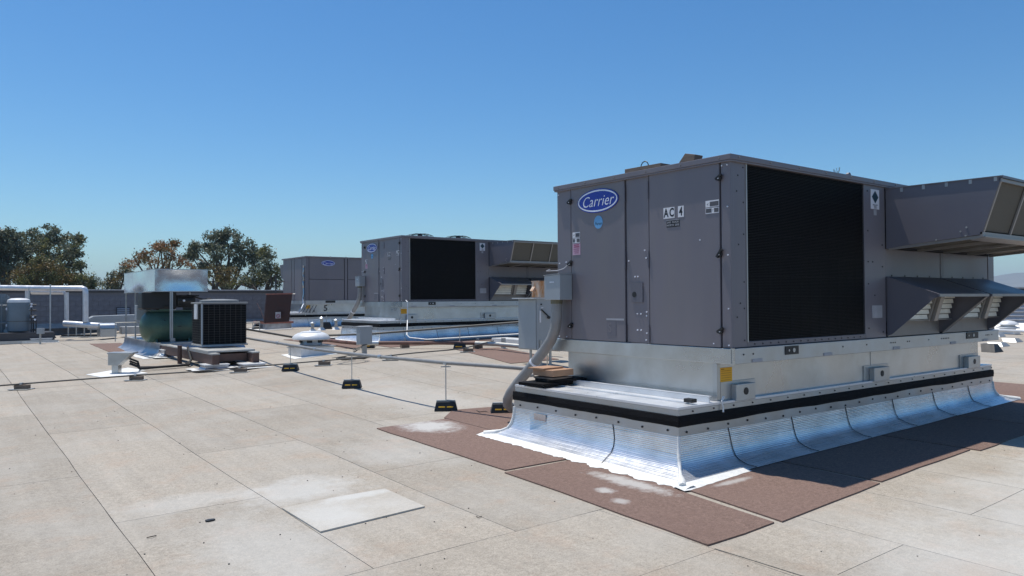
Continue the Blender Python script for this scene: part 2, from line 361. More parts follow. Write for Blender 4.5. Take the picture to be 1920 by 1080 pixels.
for i in range(len(XB) - 1):
    ys = [RY0, -6.3 + .9 * (i % 2), -1.95 + .1 * (i % 3), 2.41 - .08 * (i % 2) if i % 2 == 0 else .3, 4.22]
    for a, b in zip(ys, ys[1:]): sheet(XB[i], XB[i + 1], a, b)
for j, (a, b) in enumerate([(3.12, 4.22), (2.02, 3.12), (.92, 2.02), (-.2, .92), (-1.3, -.2), (-2.4, -1.3), (-3.5, -2.4), (-8, -3.5)]):
    xs = [RX0, -9.5 + (j % 2) * 2, -5.2 + (j % 2) * 2, -.9 + (j % 2) * 2, 4.02]
    if j == 0: xs = [RX0, -9.5, -5.2, -.3, 4.02]
    for c, d in zip(xs, xs[1:]): sheet(c, d, a, b)
def sheet_mb(sh, mb):
    x0, x1, y0, y1 = sh; cxm, cym = (x0 + x1) / 2, (y0 + y1) / 2
    dist = max(4, cxm * CF.x + cym * CF.y); gap = .0018 + .00030 * min(dist, 22)
    nu = 2 if x1 - x0 < 1.5 else max(2, int((x1 - x0) / .5)); nv = max(2, int((y1 - y0) / .4))
    tt = .003 * noise.noise(Vector((cxm, cym, 0)))
    def f(u, v):
        x = x0 + (x1 - x0) * u; y = y0 + (y1 - y0) * v
        xx = x; yy = y
        if u < .001: xx = x0 + gap + wob(x0, y)
        elif u > .999: xx = x1 - gap * .4 + wob(x1, y)
        if v < .001: yy = y0 + gap + wob(y0 + 31, x)
        elif v > .999: yy = y1 - gap * .4 + wob(y1 + 31, x)
        return (xx, yy, g(x, y) + tt * 0 + .0015 * noise.noise(Vector((x * 2, y * 2, 5))))
    b0 = len(mb.v); mb.grid(f, nu, nv)
    # skirt down to the bitumen
    rim = [b0 + i for i in range(nu + 1)] + [b0 + j * (nu + 1) + nu for j in range(1, nv + 1)] + [b0 + nv * (nu + 1) + i for i in range(nu - 1, -1, -1)] + [b0 + j * (nu + 1) for j in range(nv - 1, 0, -1)]
    n = len(mb.v); mb.v += [(mb.v[r][0], mb.v[r][1], mb.v[r][2] - .02) for r in rim]
    for i in range(len(rim)): j = (i + 1) % len(rim); mb.f.append((rim[j], rim[i], n + i, n + j))
def in_view(sh):
    best = None
    for x in (sh[0], (sh[0] + sh[1]) / 2, sh[1]):
        for k in range(7):
            y = sh[2] + (sh[3] - sh[2]) * k / 6; p = Vector((x, y, 0)) - EYE; D = p.dot(CF)
            if D < 1.5: continue
            u = p.dot(CR) / D; w = p.dot(UP) / D
            if abs(u) < .72 and w > -.42: best = D if best is None else min(best, D)
    return best
vis = sorted([(in_view(s), s) for s in sheets if in_view(s) is not None], key=lambda t: t[0])
near = [s for d, s in vis[:280]]; rest = MB()
for s_ in near:
    mb = MB(); sheet_mb(s_, mb); mb.obj('roofing_sheet', sheet_m, roof)
for s_ in sheets:
    if s_ not in near: sheet_mb(s_, rest)
rest.obj('roofing_sheet', sheet_m, roof, kind='stuff')

# brown walkway mats (thin slabs that follow the roof)
def slab(name, poly, th, m, label, cat, group=None, wobble=.019, lift=.003, step=.35):
    P = [Vector((p[0], p[1], 0)) for p in poly]; pts = []
    for i in range(len(P)):
        a, b = P[i], P[(i + 1) % len(P)]; k = max(1, int((b - a).length / step)); t = (b - a).normalized(); nn = Vector((t.y, -t.x, 0))
        for q in range(k):
            p = a.lerp(b, q / k); w = wobble * noise.noise(Vector((p.x * 3.1, p.y * 3.1, 4))) + wobble * .5 * noise.noise(Vector((p.x * 11, p.y * 11, 8))); pts.append(p + nn * w)
    bm = bmesh.new(); vs_ = [bm.verts.new((p.x, p.y, g(p.x, p.y) + lift + th)) for p in pts]; f = bm.faces.new(vs_)
    if f.normal.z < 0: f.normal_flip()
    r = bmesh.ops.triangulate(bm, faces=[f])
    edges = [e for e in bm.edges if e.is_boundary]
    ex = bmesh.ops.extrude_edge_only(bm, edges=edges)
    for v in ex['geom']:
        if isinstance(v, bmesh.types.BMVert): v.co.z -= th + lift + .004
    bmesh.ops.recalc_face_normals(bm, faces=bm.faces)
    me = bpy.data.meshes.new(name); bm.to_mesh(me); bm.free(); me.materials.append(m)
    o = bpy.data.objects.new(name, me); scene.collection.objects.link(o); return tag(o, label, cat, group)
GM = 'brown protection mats on the roof'
slab('roof_mat', [(4.19, 5.64), (4.94, 5.60), (5.2, 5.60), (5.2, 8.27), (4.21, 8.27)], .009, matbrown, 'brown granule mat splashed with white powder left of the near unit', 'roof mat', GM)
slab('roof_mat', [(5.215, 7.2), (6.8, 7.2), (6.75, 8.5), (5.62, 8.77), (5.215, 8.35)], .009, matbrown, 'brown granule mat under the foot of the thick grey conduit', 'roof mat', GM)
slab('roof_mat', [(4.03, 3.18), (4.78, 3.19), (4.90, 4.18), (5.2, 4.4), (5.2, 5.54), (4.14, 5.57)], .009, matbrown, 'brown granule mat at the left foot of the near curb corner with white scuffs', 'roof mat', GM)
slab('roof_mat', [(4.84, 3.165), (6.40, 3.24), (6.42, 4.5), (5.22, 4.5), (4.97, 4.13)], .009, matbrown, 'brown granule mat at the right foot of the near curb corner, mostly sunlit', 'roof mat', GM)
slab('roof_mat', [(6.46, 3.26), (8.36, 3.30), (8.36, 4.5), (6.46, 4.5)], .009, matbrown, 'second brown mat along the shaded side of the near unit', 'roof mat', GM)
slab('roof_mat', [(8.40, 3.22), (10.3, 3.26), (10.3, 4.5), (8.40, 4.5)], .009, matbrown, 'third brown mat along the shaded side of the near unit below the rain hood', 'roof mat', GM)
slab('roof_mat', [(10.34, 3.25), (12.3, 3.3), (12.3, 4.5), (10.34, 4.5)], .009, matbrown, 'fourth brown mat along the shaded side of the near unit', 'roof mat', GM)
slab('roof_mat', [(12.34, 3.3), (14.2, 3.4), (14.2, 5.9), (12.34, 5.9)], .009, matbrown, 'brown mat beyond the far right end of the near unit', 'roof mat', GM)
slab('roof_mat', [(9.3, 12.3), (10.6, 12.3), (10.9, 14.9), (9.8, 15.2)], .009, matbrown, 'brown mat left of the grey disconnect cabinet', 'roof mat', GM)
slab('roof_mat', [spot(168, 645), spot(225, 643.5), spot(277, 657), spot(206, 661)], .009, matbrown, 'small brown mat on the far left in front of the tank platform', 'roof mat', GM)
slab('roof_mat', [(8.0, 17.2), (8.75, 17.2), (8.85, 21.9), (8.1, 21.9)], .009, matbrown, 'long brown mat in front of the middle unit beside the mushroom vent', 'roof mat', GM)
slab('roof_mat', [(8.9, 16.7), (14.5, 16.9), (14.5, 17.7), (8.9, 17.7)], .009, matbrown, 'brown mat along the shaded side of the middle unit', 'roof mat', GM)
slab('roof_patch', [(2.124, 5.778), (2.55, 5.80), (3.016, 5.77), (3.016, 5.11), (2.131, 5.055)], .010, patch_m, 'square off-white repair patch lying alone on the near roof', 'roof patch', wobble=.02)
slab('roofing_strip', [(4.02, 3.12), (4.16, 3.10), (4.30, 1.4), (4.10, 1.4)], .004, sheet_m, 'narrow curled strip of roofing along the seam in front of the brown mats', 'roofing strip')

# ------------------------------------------------------------------ parapet walls
def far_wall():
    y = 36.0; x0, x1 = -14.0, 21.0; zt = 2.055; zb = .20; bw, bh = .42, .205
    t = thing('parapet_wall', (x0, y, 0), 'long grey concrete block parapet behind the tanks at the far left edge of the roof', 'wall')
    MB().box(0, .02, -.3, x1 - x0, .2, zt - .02).obj('mortar', mortar, t)
    bm_ = MB().box(0, 0, 0, bw - .012, .04, bh - .012).mesh('concrete_block', blockm)
    restb = MB(); cnt = 0; row = 0; z = zb
    cells = []
    while z + bh < zt - .05:
        x = x0 - (bw / 2 if row % 2 else 0)
        while x < x1: cells.append((max(x, x0), z, min(x + bw, x1) - max(x, x0))); x += bw
        z += bh; row += 1
    for x, z, w in cells:
        d = Vector((x + .2, y, z)) - EYE; u = d.dot(CR) / d.dot(CF)
        if -.70 < u < -.27 and w > bw - .01 and cnt < 290 and z > .5:
            o = bpy.data.objects.new('concrete_block', bm_); scene.collection.objects.link(o); o.parent = t; o.location = (x - x0, .004 * random.random(), z); cnt += 1
        else: restb.box(x - x0, .003, z, x - x0 + w - .012, .04, z + bh - .012)
    restb.obj('concrete_block', blockm, t, kind='stuff')
    MB().box(-.1, -.06, zt + .02, x1 - x0, .26, zt + .07).obj('coping', cap, t, bevel=.006)
    MB().box(-.1, -.035, zt - .07, x1 - x0, .24, zt + .018).obj('coping_shade_strip', capd, t)  # dark strip painting the coping's shadow on the wall top
    b = MB(); b.prism([(0, -.003, .92), (0, -.42, g(4, y) + .005), (0, -.003, g(4, y))], (13.0, 0, 0)); b.obj('base_flashing', whitem, t)
    b = MB(); b.prism([(13.05, -.003, .72), (13.05, -.3, g(10, y)), (13.05, -.003, g(10, y))], (22, 0, 0)); b.obj('base_flashing', galv_dull, t)
    # louvre
    lx = at(230, 578, 30.6).x * 36 / at(230, 578, 30.6).y - x0
    MB().box(lx - .26, -.03, .93, lx + .30, 0, 1.36).obj('louvre_frame', blockn, t)
    for k in range(5): MB().prism([(lx - .22, -.03, .97 + k * .075), (lx - .22, -.06, .965 + k * .075), (lx - .22, -.035, 1.02 + k * .075)], (.48, 0, 0)).obj('louvre_blade', cap, t)
far_wall()
def right_wall():
    x = 31.2; t = thing('parapet_wall', (x, -8, 0), 'pale horizontally boarded parapet at the right edge beyond the near unit', 'wall')
    L = 43.8; MB().box(.02, 0, -.4, .25, L, 1.86).obj('wall_core', blockn, t)
    z = .30
    while z < 1.75:
        MB().prism([(0, 0, z), (-.03, 0, z + .012), (.02, 0, z + .135), (.03, 0, z)], (0, L, 0)).obj('siding_board', siding, t); z += .142
    MB().box(-.06, 0, 1.88, .3, L, 1.93).obj('coping', cap, t); MB().box(-.03, 0, 1.80, .28, L, 1.878).obj('coping_shade_strip', capd, t)  # dark strip below the coping is its shadow put in as colour
    MB().prism([(-.005, 0, .64), (-.5, 0, g(30, 9) + .01), (-.005, 0, g(30, 9))], (0, L, 0)).obj('base_flashing', whitem, t)
    for yy in (10.3, ):
        MB().box(-.05, yy + 8 - .55, .95, -.02, yy + 8 - .05, 1.36).obj('louvre_frame', blockn, t)
        for k in range(5): MB().prism([(-.05, yy + 8 - .53, .98 + k * .075), (-.09, yy + 8 - .53, .975 + k * .075), (-.055, yy + 8 - .53, 1.03 + k * .075)], (0, .46, 0)).obj('louvre_blade', cap, t)
right_wall()

# ================================================================== ROOFTOP UNITS
OX, OY = 5.82, 4.31
def curb(loc, label, group):
    """metal adapter + ledge + rubber band + ribbed foil flashing, local frame = unit corner"""
    t = thing('roof_curb', loc, label, 'curb', group)
    # local coordinates: x' = x-OX, y' = y-OY
    lx0, lx1, ly0, ly1 = 5.236 - OX, 12.05 - OX, 4.452 - OY, 6.85 - OY
    ax0, ax1, ay0, ay1 = 5.85 - OX, 11.72 - OX, 4.505 - OY, 6.62 - OY
    G = lambda x, y: .015 * (x + OX - 5.2) + .014 * (y + OY - 4.5)
    MB().box(ax0, ay0, .622, ax1, ay1, .985).obj('adapter_panel', galv_bright, t, bevel=.004)
    # seams/creases of the adapter
    for xx in (2.86,): MB().box(ax0 + xx, ay0 - .004, .63, ax0 + xx + .012, ay0 + .01, .975).obj('adapter_seam', galv, t)
    MB().box(ax0 - .012, ay0 - .012, .63, ax0 + .035, ay0 + .04, .976).obj('corner_trim', galv, t)
    # ledge
    MB().box(lx0, ly0, .60, lx1, ly1, .625).obj('ledge_top', alum, t, bevel=.003)
    MB().box(lx0 + .004, ly0 + .004, .548, lx1 - .004, ly1 - .004, .598).obj('ledge_fascia', galv, t)
    MB().box(5.50 - OX, ly0 + .12, .627, 5.53 - OX, ly1 - .1, .638).obj('ledge_rib', alum, t)
    MB().box(5.70 - OX, ly0 + .03, .627, 5.715 - OX, ly1 - .1, .675).box(5.70 - OX, ly0 + .03, .677, 5.74 - OX, ly1 - .1, .684).obj('standing_flange', alum, t)
    # rubber band, gently wavy along its lower edge
    def band(p0, p1, n, wav):
        d = (p1 - p0); k = 40; nn = Vector(n); mb = MB(); fr = []; 
        for q in range(k + 1):
            p = p0 + d * (q / k); zb = .452 + wav * .012 * noise.noise(Vector((q * .35, p0.x, 0))); zt = .545
            fr.append((p + nn * .014, p + nn * .020, zb, zt))
        for q in range(k):
            a, b = fr[q], fr[q + 1]
            mb.quad((a[0].x, a[0].y, a[3]), (b[0].x, b[0].y, b[3]), (b[1].x, b[1].y, (b[2] + b[3]) / 2), (a[1].x, a[1].y, (a[2] + a[3]) / 2))
            mb.quad((a[1].x, a[1].y, (a[2] + a[3]) / 2), (b[1].x, b[1].y, (b[2] + b[3]) / 2), (b[0].x, b[0].y, b[2]), (a[0].x, a[0].y, a[2]))
            mb.quad((a[0].x, a[0].y, a[2]), (b[0].x, b[0].y, b[2]), (b[0].x - nn.x * .03, b[0].y - nn.y * .03, b[2]), (a[0].x - nn.x * .03, a[0].y - nn.y * .03, a[2]))
            mb.quad((a[0].x - nn.x * .03, a[0].y - nn.y * .03, a[3]), (b[0].x - nn.x * .03, b[0].y - nn.y * .03, b[3]), (b[0].x, b[0].y, b[3]), (a[0].x, a[0].y, a[3]))
        o = mb.obj('rubber_band', rubber, t); smooth_angle(o, 50)
    c = [V(lx0, ly0, 0), V(lx1, ly0, 0), V(lx1, ly1, 0), V(lx0, ly1, 0)]
    e = .016
    band(V(lx0 - e, ly0, 0), V(lx1 + e, ly0, 0), (0, -1, 0), 1); band(V(lx0, ly1 + e, 0), V(lx0, ly0 - e, 0), (-1, 0, 0), .4)
    band(V(lx1, ly0 - e, 0), V(lx1, ly1 + e, 0), (1, 0, 0), .6); band(V(lx1 + e, ly1, 0), V(lx0 - e, ly1, 0), (0, 1, 0), .6)
    # clamping strip with screws
    MB().box(lx0 - .006, ly0 - .006, .365, lx1 + .006, ly1 + .006, .46).obj('clamping_strip', galv, t)
    sc = MB()
    q = ly0 + .12
    while q < ly1 - .05: sc.tube([(lx0 - .006, q, .405 + .006 * math.sin(q * 7)), (lx0 - .014, q, .405 + .006 * math.sin(q * 7))], .011, 6); q += .31
    q = lx0 + .1
    while q < lx1 - .05: sc.tube([(q, ly0 - .006, .405 + .01 * math.sin(q * 5)), (q, ly0 - .014, .405 + .01 * math.sin(q * 5))], .011, 6); sc.tube([(q + .1, ly0 + .004, .575), (q + .1, ly0 - .004, .575)], .008, 6); q += .30
    sc.obj('screw_row', black, t, kind='stuff')
    # foil flashing: profile offset/height fractions
    prof = [(.004, .368), (.008, .30), (.014, .23), (.030, .16), (.062, .10), (.115, .05), (.18, .022), (.255, .008)]
    def foil(p0, dirn, n, s0, s1, mit0, mit1):
        dirn = Vector(dirn); nn = Vector(n); mb = MB(); uvs = []; m_ = max(2, int((s1 - s0) / .12)); k = len(prof)
        arc = [0]
        for a, b in zip(prof, prof[1:]): arc.append(arc[-1] + math.hypot(a[0] - b[0], a[1] - b[1]))
        for i in range(m_ + 1):
            s = s0 + (s1 - s0) * i / m_
            for j, (d, h) in enumerate(prof):
                ssx = s
                if mit0 and i == 0: ssx = s - d
                if mit1 and i == m_: ssx = s + d
                p = p0 + dirn * ssx + nn * d * (1 + .06 * noise.noise(Vector((ssx * 1.3, p0.x, j * .3))) * (j > 2) * (not (mit0 and i == 0)) * (not (mit1 and i == m_)))
                gz = G(p.x, p.y); z = gz + h * (1 - gz / .4) if h > .05 else gz + h + .012
                bulge = .004 * noise.noise(Vector((s * 3.7, j * .8, p0.y))) * (0 < j < 6)
                p = p + nn * bulge
                mb.v.append((p.x, p.y, z)); uvs.append((s * .25, arc[j] * 1.0))
        for i in range(m_):
            for j in range(k - 1):
                a = i * k + j; mb.f.append((a, a + 1, a + k + 1, a + k))
        o = mb.obj('flashing_sheet', foil_m, t); me = o.data
        if me.polygons[0].normal.dot(nn) < 0: me.flip_normals()
        ul = me.uv_layers.new(name='UVMap')
        for lp in me.loops: ul.data[lp.index].uv = uvs[lp.vertex_index]
        smooth_angle(o, 60); return o
    def seam(p0, dirn, n, s, white_=False):
        dirn = Vector(dirn); nn = Vector(n); pts = []
        for j, (d, h) in enumerate(prof):
            p = p0 + dirn * (s + .035 * math.sin(j * .5) + (.10 * ((j - 4) / 3) ** 2 if j > 4 else 0)) + nn * (d * 1.0 + .004); gz = G(p.x, p.y)
            pts.append((p.x, p.y, gz + h * (1 - gz / .4) + .004 if h > .05 else gz + h + .018))
        MB().tube(pts, .0038, 5).obj('flashing_seam', black, t)
    cuts = [0, .70, 1.745, 2.80, 3.86, 4.92, 5.98, lx1 - lx0]
    for a, b in zip(cuts, cuts[1:]): foil(V(lx0, ly0, 0), (1, 0, 0), (0, -1, 0), a, b, a == 0, b == cuts[-1])
    for a in cuts[1:-1]: seam(V(lx0, ly0, 0), (1, 0, 0), (0, -1, 0), a)
    w = ly1 - ly0
    for a, b in ((0, 1.58), (1.58, w)): foil(V(lx0, ly1, 0), (0, -1, 0), (-1, 0, 0), a, b, a == 0, b == w)
    seam(V(lx0, ly1, 0), (0, -1, 0), (-1, 0, 0), 1.58)
    for a, b in ((0, w),): foil(V(lx1, ly0, 0), (0, 1, 0), (1, 0, 0), a, b, True, True)
    foil(V(lx1, ly1, 0), (-1, 0, 0), (0, 1, 0), 0, lx1 - lx0, True, True)
    # corner coating strips
    for (cx_, cy_, nx, ny) in ((lx0, ly0, -1, -1), (lx0, ly1, -1, 1), (lx1, ly0, 1, -1)):
        pts = []; rs = []
        for j, (d, h) in enumerate(prof):
            p = V(cx_ + nx * d, cy_ + ny * d, 0); gz = G(p.x, p.y); pts.append((p.x, p.y, gz + h * (1 - gz / .4) if h > .05 else gz + h + .012)); rs.append(.016 + .006 * noise.noise(Vector((j * 1.7, cx_, cy_))) + (.02 if j > 5 else 0))
        o = MB().tube(pts, rs, 8).obj('corner_coating', tar, t); smooth_angle(o, 60)
    # base coating (left side and a little round the near corner)
    mb = MB(); k = 110
    for i in range(k + 1):
        y = ly1 + .30 - (ly1 - ly0 + .62) * i / k
        wv_ = .05 * noise.noise(Vector((i * .19, 2, 1))) + .03 * noise.noise(Vector((i * .6, 5, 1))) + .012 * noise.noise(Vector((i * 1.7, 5, 3)))
        xo = lx0 - .335 - wv_ + (.03 if i > k - 9 else 0); xi = lx0 - .165 + .012 * noise.noise(Vector((i * .4, 7, 1)))
        mb.v += [(xi, y, G(xi, y) + .034), ((xi + xo) / 2, y, G(xi, y) + .030), (xo, y, G(xo, y) + .015)]
    for i in range(k):
        a = i * 3; mb.f += [(a, a + 1, a + 4, a + 3), (a + 1, a + 2, a + 5, a + 4)]
    o = mb.obj('base_coating', tar, t)
    if o.data.polygons[0].normal.z < 0: o.data.flip_normals()
    mb = MB(); k = 16
    for i in range(k + 1):
        x = lx0 - .33 + 1.0 * i / k; tp = 1 - .75 * i / k
        yo = ly0 - .255 - .10 * tp * (1 if i > 0 else .8) - .012 * noise.noise(Vector((i * .9, 3, 1))); yi = ly0 - .21
        mb.v += [(x, yi, G(x, yi) + .032), (x, yo, G(x, yo) + .014)]
    for i in range(k): a = i * 2; mb.f.append((a, a + 1, a + 3, a + 2))
    o = mb.obj('base_coating', tar, t)
    if o.data.polygons[0].normal.z < 0: o.data.flip_normals()
    # lifting brackets with a round hole
    for bx, bw in ((6.05 - OX, .30), (8.66 - OX, .36), (11.22 - OX, .38)):
        MB().box(bx - .16 if bx < 1 else bx - .12, ay0 - .012, .626, bx + bw + .09, ay0 - .001, .80).obj('bracket_plate', galv, t)
        br = MB().box(bx, ay0 - .075, .612, bx + bw, ay0 - .013, .772).obj('lifting_bracket', galv, t, bevel=.004)
        MB().tube([(bx + bw * .5, ay0 - .079, .70), (bx + bw * .5, ay0 - .074, .70)], .036, 16).obj('bracket_hole', black, br)
    MB().box(5.89 - OX, ay0 - .008, .792, 6.075 - OX, ay0 - .002, .935).obj('warning_label', orange, t, label='orange warning label')
    lines = MB()
    for k in range(5): lines.box(5.905 - OX, ay0 - .010, .815 + k * .022, 6.06 - OX, ay0 - .0085, .818 + k * .022)
    lines.box(5.905 - OX, ay0 - .010, .918, 5.95 - OX, ay0 - .0085, .925); lines.obj('label_print', mat_ink2, t)
    MB().box(7.32 - OX, -.028, 1.0, 7.5 - OX, -.022, 1.045).obj('rating_plate', white_dim, t) if False else None
    MB().tube([(lx0 + .64, ly0 - .004, .668), (lx0 + .60, ly0 - .012, .63), (lx0 + .61, ly0 - .02, .57), (lx0 + .605, ly0 - .024, .53)], [.014, .008, .007, .010], 6).obj('sealant_drip', tar, t)
    return t
mat_ink2 = mat('dark_orange_print', (.35, .12, .01), .6)

def logo(parent, c, ax, n, w, h, txt_size):
    """oval brand plate"""
    M = face_xf(c, ax, n)
    def oval(rw, rh, z0, z1, k=40):
        mb = MB(); pts = [Vector((rw * math.cos(2 * math.pi * i / k), rh * math.sin(2 * math.pi * i / k), z0)) for i in range(k)]
        mb.prism(pts, (0, 0, z1 - z0)); mb.v = [tuple(M @ Vector(v)) for v in mb.v]; return mb
    o = oval(w, h, 0, .010).obj('brand_plate', blue, parent)
    # rim ring
    mb = MB(); k = 48
    for i in range(k):
        a0, a1 = 2 * math.pi * i / k, 2 * math.pi * (i + 1) / k
        q = [Vector((math.cos(a) * w * s, math.sin(a) * (h - (1 - s) * w), .012)) for a, s in ((a0, .965), (a0, .915), (a1, .915), (a1, .965))]
        mb.quad(*[M @ p for p in q])
    mb.obj('plate_ring', silverl, o)
    text_mesh('Carrier', txt_size, M @ Matrix.Translation((-.01 * w, -.008, .012)), silverl, 'plate_lettering', o, shear=.32, ext=.001, sx=.92, spacing=1.04, bold=-.001)
    return o

def latch(parent, p, ax_n, rot=0):
    n = Vector(ax_n); p = Vector(p); side = Vector((0, 0, 1)).cross(n)
    mb = MB(); a = p + n * .001
    mb.tube([a, a + n * .02], .026, 8); mb.bar(a + n * .016 - side * .03 * math.cos(rot) - Vector((0, 0, .035 * math.sin(rot) + .008)), a + n * .016 + side * .03 * math.cos(rot) + Vector((0, 0, .035 * math.sin(rot) + .03)), .032, .022)
    o = mb.obj('latch', black, parent)
    MB().tube([a + n * .024, a + n * .032], .008, 6).obj('latch_bolt', silverl, o)

def unit(loc, label, group, main=True):
    t = thing('rooftop_air_conditioner', loc, label, 'air conditioner', group)
    Z0, Z1 = 1.13, 2.875; W, Lg = 2.46, 5.97
    MB().box(.05, .05, .99, Lg - .03, W - .03, Z1).obj('cabinet_core', paint_dark, t)
    # base rail
    r = MB().box(-.0, -.02, .985, 6.04, .03, Z0).box(-.0, .031, .985, .045, W + .08, Z0).box(.046, W + .03, .985, 6.04, W + .08, Z0).box(5.99, .031, .985, 6.04, W + .029, Z0).obj('base_rail', galv, t, bevel=.003)
    MB().box(-.006, -.026, .982, .012, -.0, Z0 + .004).obj('rail_corner', galv_bright, t)
    MB().box(-.012, .0, .990, -.002, W + .08, Z0 - .004).obj('rail_cover', galv_bright, t)
    for u0, u1, z0, z1 in ((.82, 1.05, 1.035, 1.118), (4.98, 5.34, 1.04, 1.125)):
        s = MB().box(u0, -.028, z0, u1, -.021, z1).obj('fork_slot', black, t)
        MB().tube([((u0 + u1) / 2 + .03, -.032, (z0 + z1) / 2), ((u0 + u1) / 2 + .03, -.029, (z0 + z1) / 2)], .022, 10).obj('slot_bolt', galv, s); MB().tube([(u0 + .06, -.032, (z0 + z1) / 2), (u0 + .06, -.029, (z0 + z1) / 2)], .012, 8).obj('slot_bolt', galv, s)
    hs = MB()
    for x in (.15, .3, 1.9, 2.4, 2.95, 3.0, 3.05, 3.35, 3.4, 3.9, 4.25, 4.3, 4.35, 4.4, 4.45, 5.6, 5.65, 5.7, 5.8): hs.tube([(x, -.024, 1.07), (x, -.0212, 1.07)], .009, 6)
    hs.obj('screw_row', black, t, kind='stuff')
    for x in (.28, 1.52, 3.0, 4.5, 5.5): MB().box(x, -.026, .99, x + .16, -.0212, 1.02).obj('rail_tag', white_dim, t)
    # ---- end face (-X)
    f = .0
    def epanel(v0, v1, d, name='door_panel', m=paint):
        return MB().box(-d + .01, v0, Z0 + .006, .05, v1, Z1 - .004).obj(name, m, t, bevel=.004)
    epanel(.0, .105, .006, 'corner_post'); epanel(.121, 1.0, .012); cp = epanel(1.016, 1.334, .002, 'centre_post'); epanel(1.352, 2.206, .012); epanel(2.222, W, .004, 'corner_post')
    # hinges
    for z in (1.24, 2.0, 2.72):
        MB().tube([(-.008, 1.344, z - .09), (-.008, 1.344, z + .09)], .007, 6).obj('hinge', paint_hood, t)
        MB().tube([(-.008, 1.008, z - .09), (-.008, 1.008, z + .09)], .007, 6).obj('hinge', paint_hood, t)
    MB().tube([(.006, 1.215, 1.642), (.0065 - .003, 1.215, 1.642)], .03, 16).obj('cable_hole', black, cp)
    MB().box(-.004, 1.10, 1.56, .004, 1.26, 1.77).obj('cover_plate', paint_hood, cp)
    MB().tube([(-.0045, 1.215, 1.642), (-.007, 1.215, 1.642)], .030, 16).obj('cable_hole', black, cp)
    sc = MB()
    for v, z in ((1.21, 1.83), (1.17, 1.83), (1.21, 1.72), (1.17, 1.75), (1.15, 1.57), (1.18, 1.44), (1.13, 1.44), (1.18, 1.27), (1.13, 1.27), (1.05, 1.46), (1.05, 1.42), (1.05, 1.24), (1.05, 2.02), (1.30, 2.0), (1.07, 2.10), (1.06, 1.17)): sc.tube([(.008, v, z), (-.002, v, z)], .008, 6)
    for v, z in ((.03, 1.16), (.03, 1.5), (.03, 2.0), (.03, 2.45), (.03, 2.84), (.09, 2.84), (2.30, 1.16), (2.43, 1.16), (2.42, 2.02), (2.3, 2.03), (.20, 1.17), (.35, 2.16), (2.43, 2.83)): sc.tube([(.008, v, z), (-.006, v, z)], .007, 6)
    sc.obj('screw_row', silverl, t, kind='stuff')
    for v, z, r_ in ((2.214, 2.72, 0), (2.214, 2.005, 0), (2.214, 1.285, 0), (.112, 2.723, 0), (.112, 2.008, .5), (.112, 1.288, 0)): latch(t, (-.003, v, z), (-1, 0, 0), r_)
    logo(t, (-.003, 1.757, 2.69), *FX, .325, .132, .172)
    # small oval service sticker
    M = face_xf((-.0035, 1.751, 2.452), *FX); mb = MB(); k = 24
    mb.prism([M @ Vector((.068 * math.cos(2 * math.pi * i / k), .073 * math.sin(2 * math.pi * i / k), 0)) for i in range(k)], (-.002, 0, 0)); o = mb.obj('service_sticker', lblue, t)
    text_mesh('Puron', .045, face_xf((-.006, 1.751, 2.435), *FX), teal, 'sticker_print', o, shear=.2, ext=.0005)
    def lab(v0, v1, z0, z1, m, name='warning_label', lift=.0028): return MB().box(-.002 - lift, v0, z0, -.002, v1, z1).obj(name, m, t)
    # unit number labels
    if main:
        for ch, v0, v1 in (('A', .735, .805), ('C', .662, .732), ('4', .545, .617)):
            dz = .0
            o = lab(v0, v1, 2.402, 2.512, white, 'number_label')
            text_mesh(ch, .118, face_xf((-.0052, (v0 + v1) / 2, 2.455), *FX), ink, 'label_print', o, ext=.0004, sx=.72, bold=.0035)
    else:
        for ch, v0, v1 in (('C', .775, .835), ('R', .70, .77), ('N', .63, .70)):
            o = lab(v0, v1, 2.402, 2.512, white_dim, 'number_label'); text_mesh(ch, .118, face_xf((-.0052, (v0 + v1) / 2, 2.455), *FX), ink, 'label_print', o, ext=.0004, sx=.72, bold=.002)
    o = lab(.60, .765, 2.312, 2.378, ink, 'location_label')
    lab(.60, .77, 2.380, 2.384, white_dim, 'label_edge')
    text_mesh('2ND  FLOOR', .026, face_xf((-.0052, .683, 2.360), *FX), white_dim, 'label_print', o, ext=.0003, bold=.0005)
    text_mesh('NORTH  SIDE', .026, face_xf((-.0052, .683, 2.331), *FX), white_dim, 'label_print', o, ext=.0003, bold=.0005)
    for v0, z0 in ((.124, 2.465), (2.055, 2.305)):
        sgn = 1; w_ = .155 if v0 < 1 else .125
        o = lab(v0, v0 + w_, z0, z0 + .062, white); MB().box(-.0058, v0 + .004, z0 + .006, -.005, v0 + w_ - .05, z0 + .05).obj('label_print', mat_gray, o)
        text_mesh('a!', .03, face_xf((-.0052, v0 + w_ - .025, z0 + .03), *FX), ink, 'label_print', o, ext=.0003)
        o = lab(v0, v0 + w_, z0 - .062, z0 - .008, white); MB().box(-.0058, v0 + .004, z0 - .054, -.005, v0 + .055, z0 - .014).obj('label_print', mat_gray, o); MB().box(-.0058, v0 + .085, z0 - .054, -.005, v0 + w_ - .004, z0 - .014).obj('label_print', mat_gray, o)
        text_mesh('?', .034, face_xf((-.0052, v0 + .07, z0 - .035), *FX), ink, 'label_print', o, ext=.0003)
    o = lab(2.05, 2.18, 2.105, 2.235, pinkl)
    ln = MB()
    for k, (a, b) in enumerate(((.03, .10), (.02, .11), (.02, .115), (.015, .11), (.02, .11))): ln.box(-.0056, 2.05 + a, 2.125 + k * .022, -.005, 2.05 + b, 2.132 + k * .022 + (.006 if k > 2 else 0))
    ln.obj('label_print', redink, o)
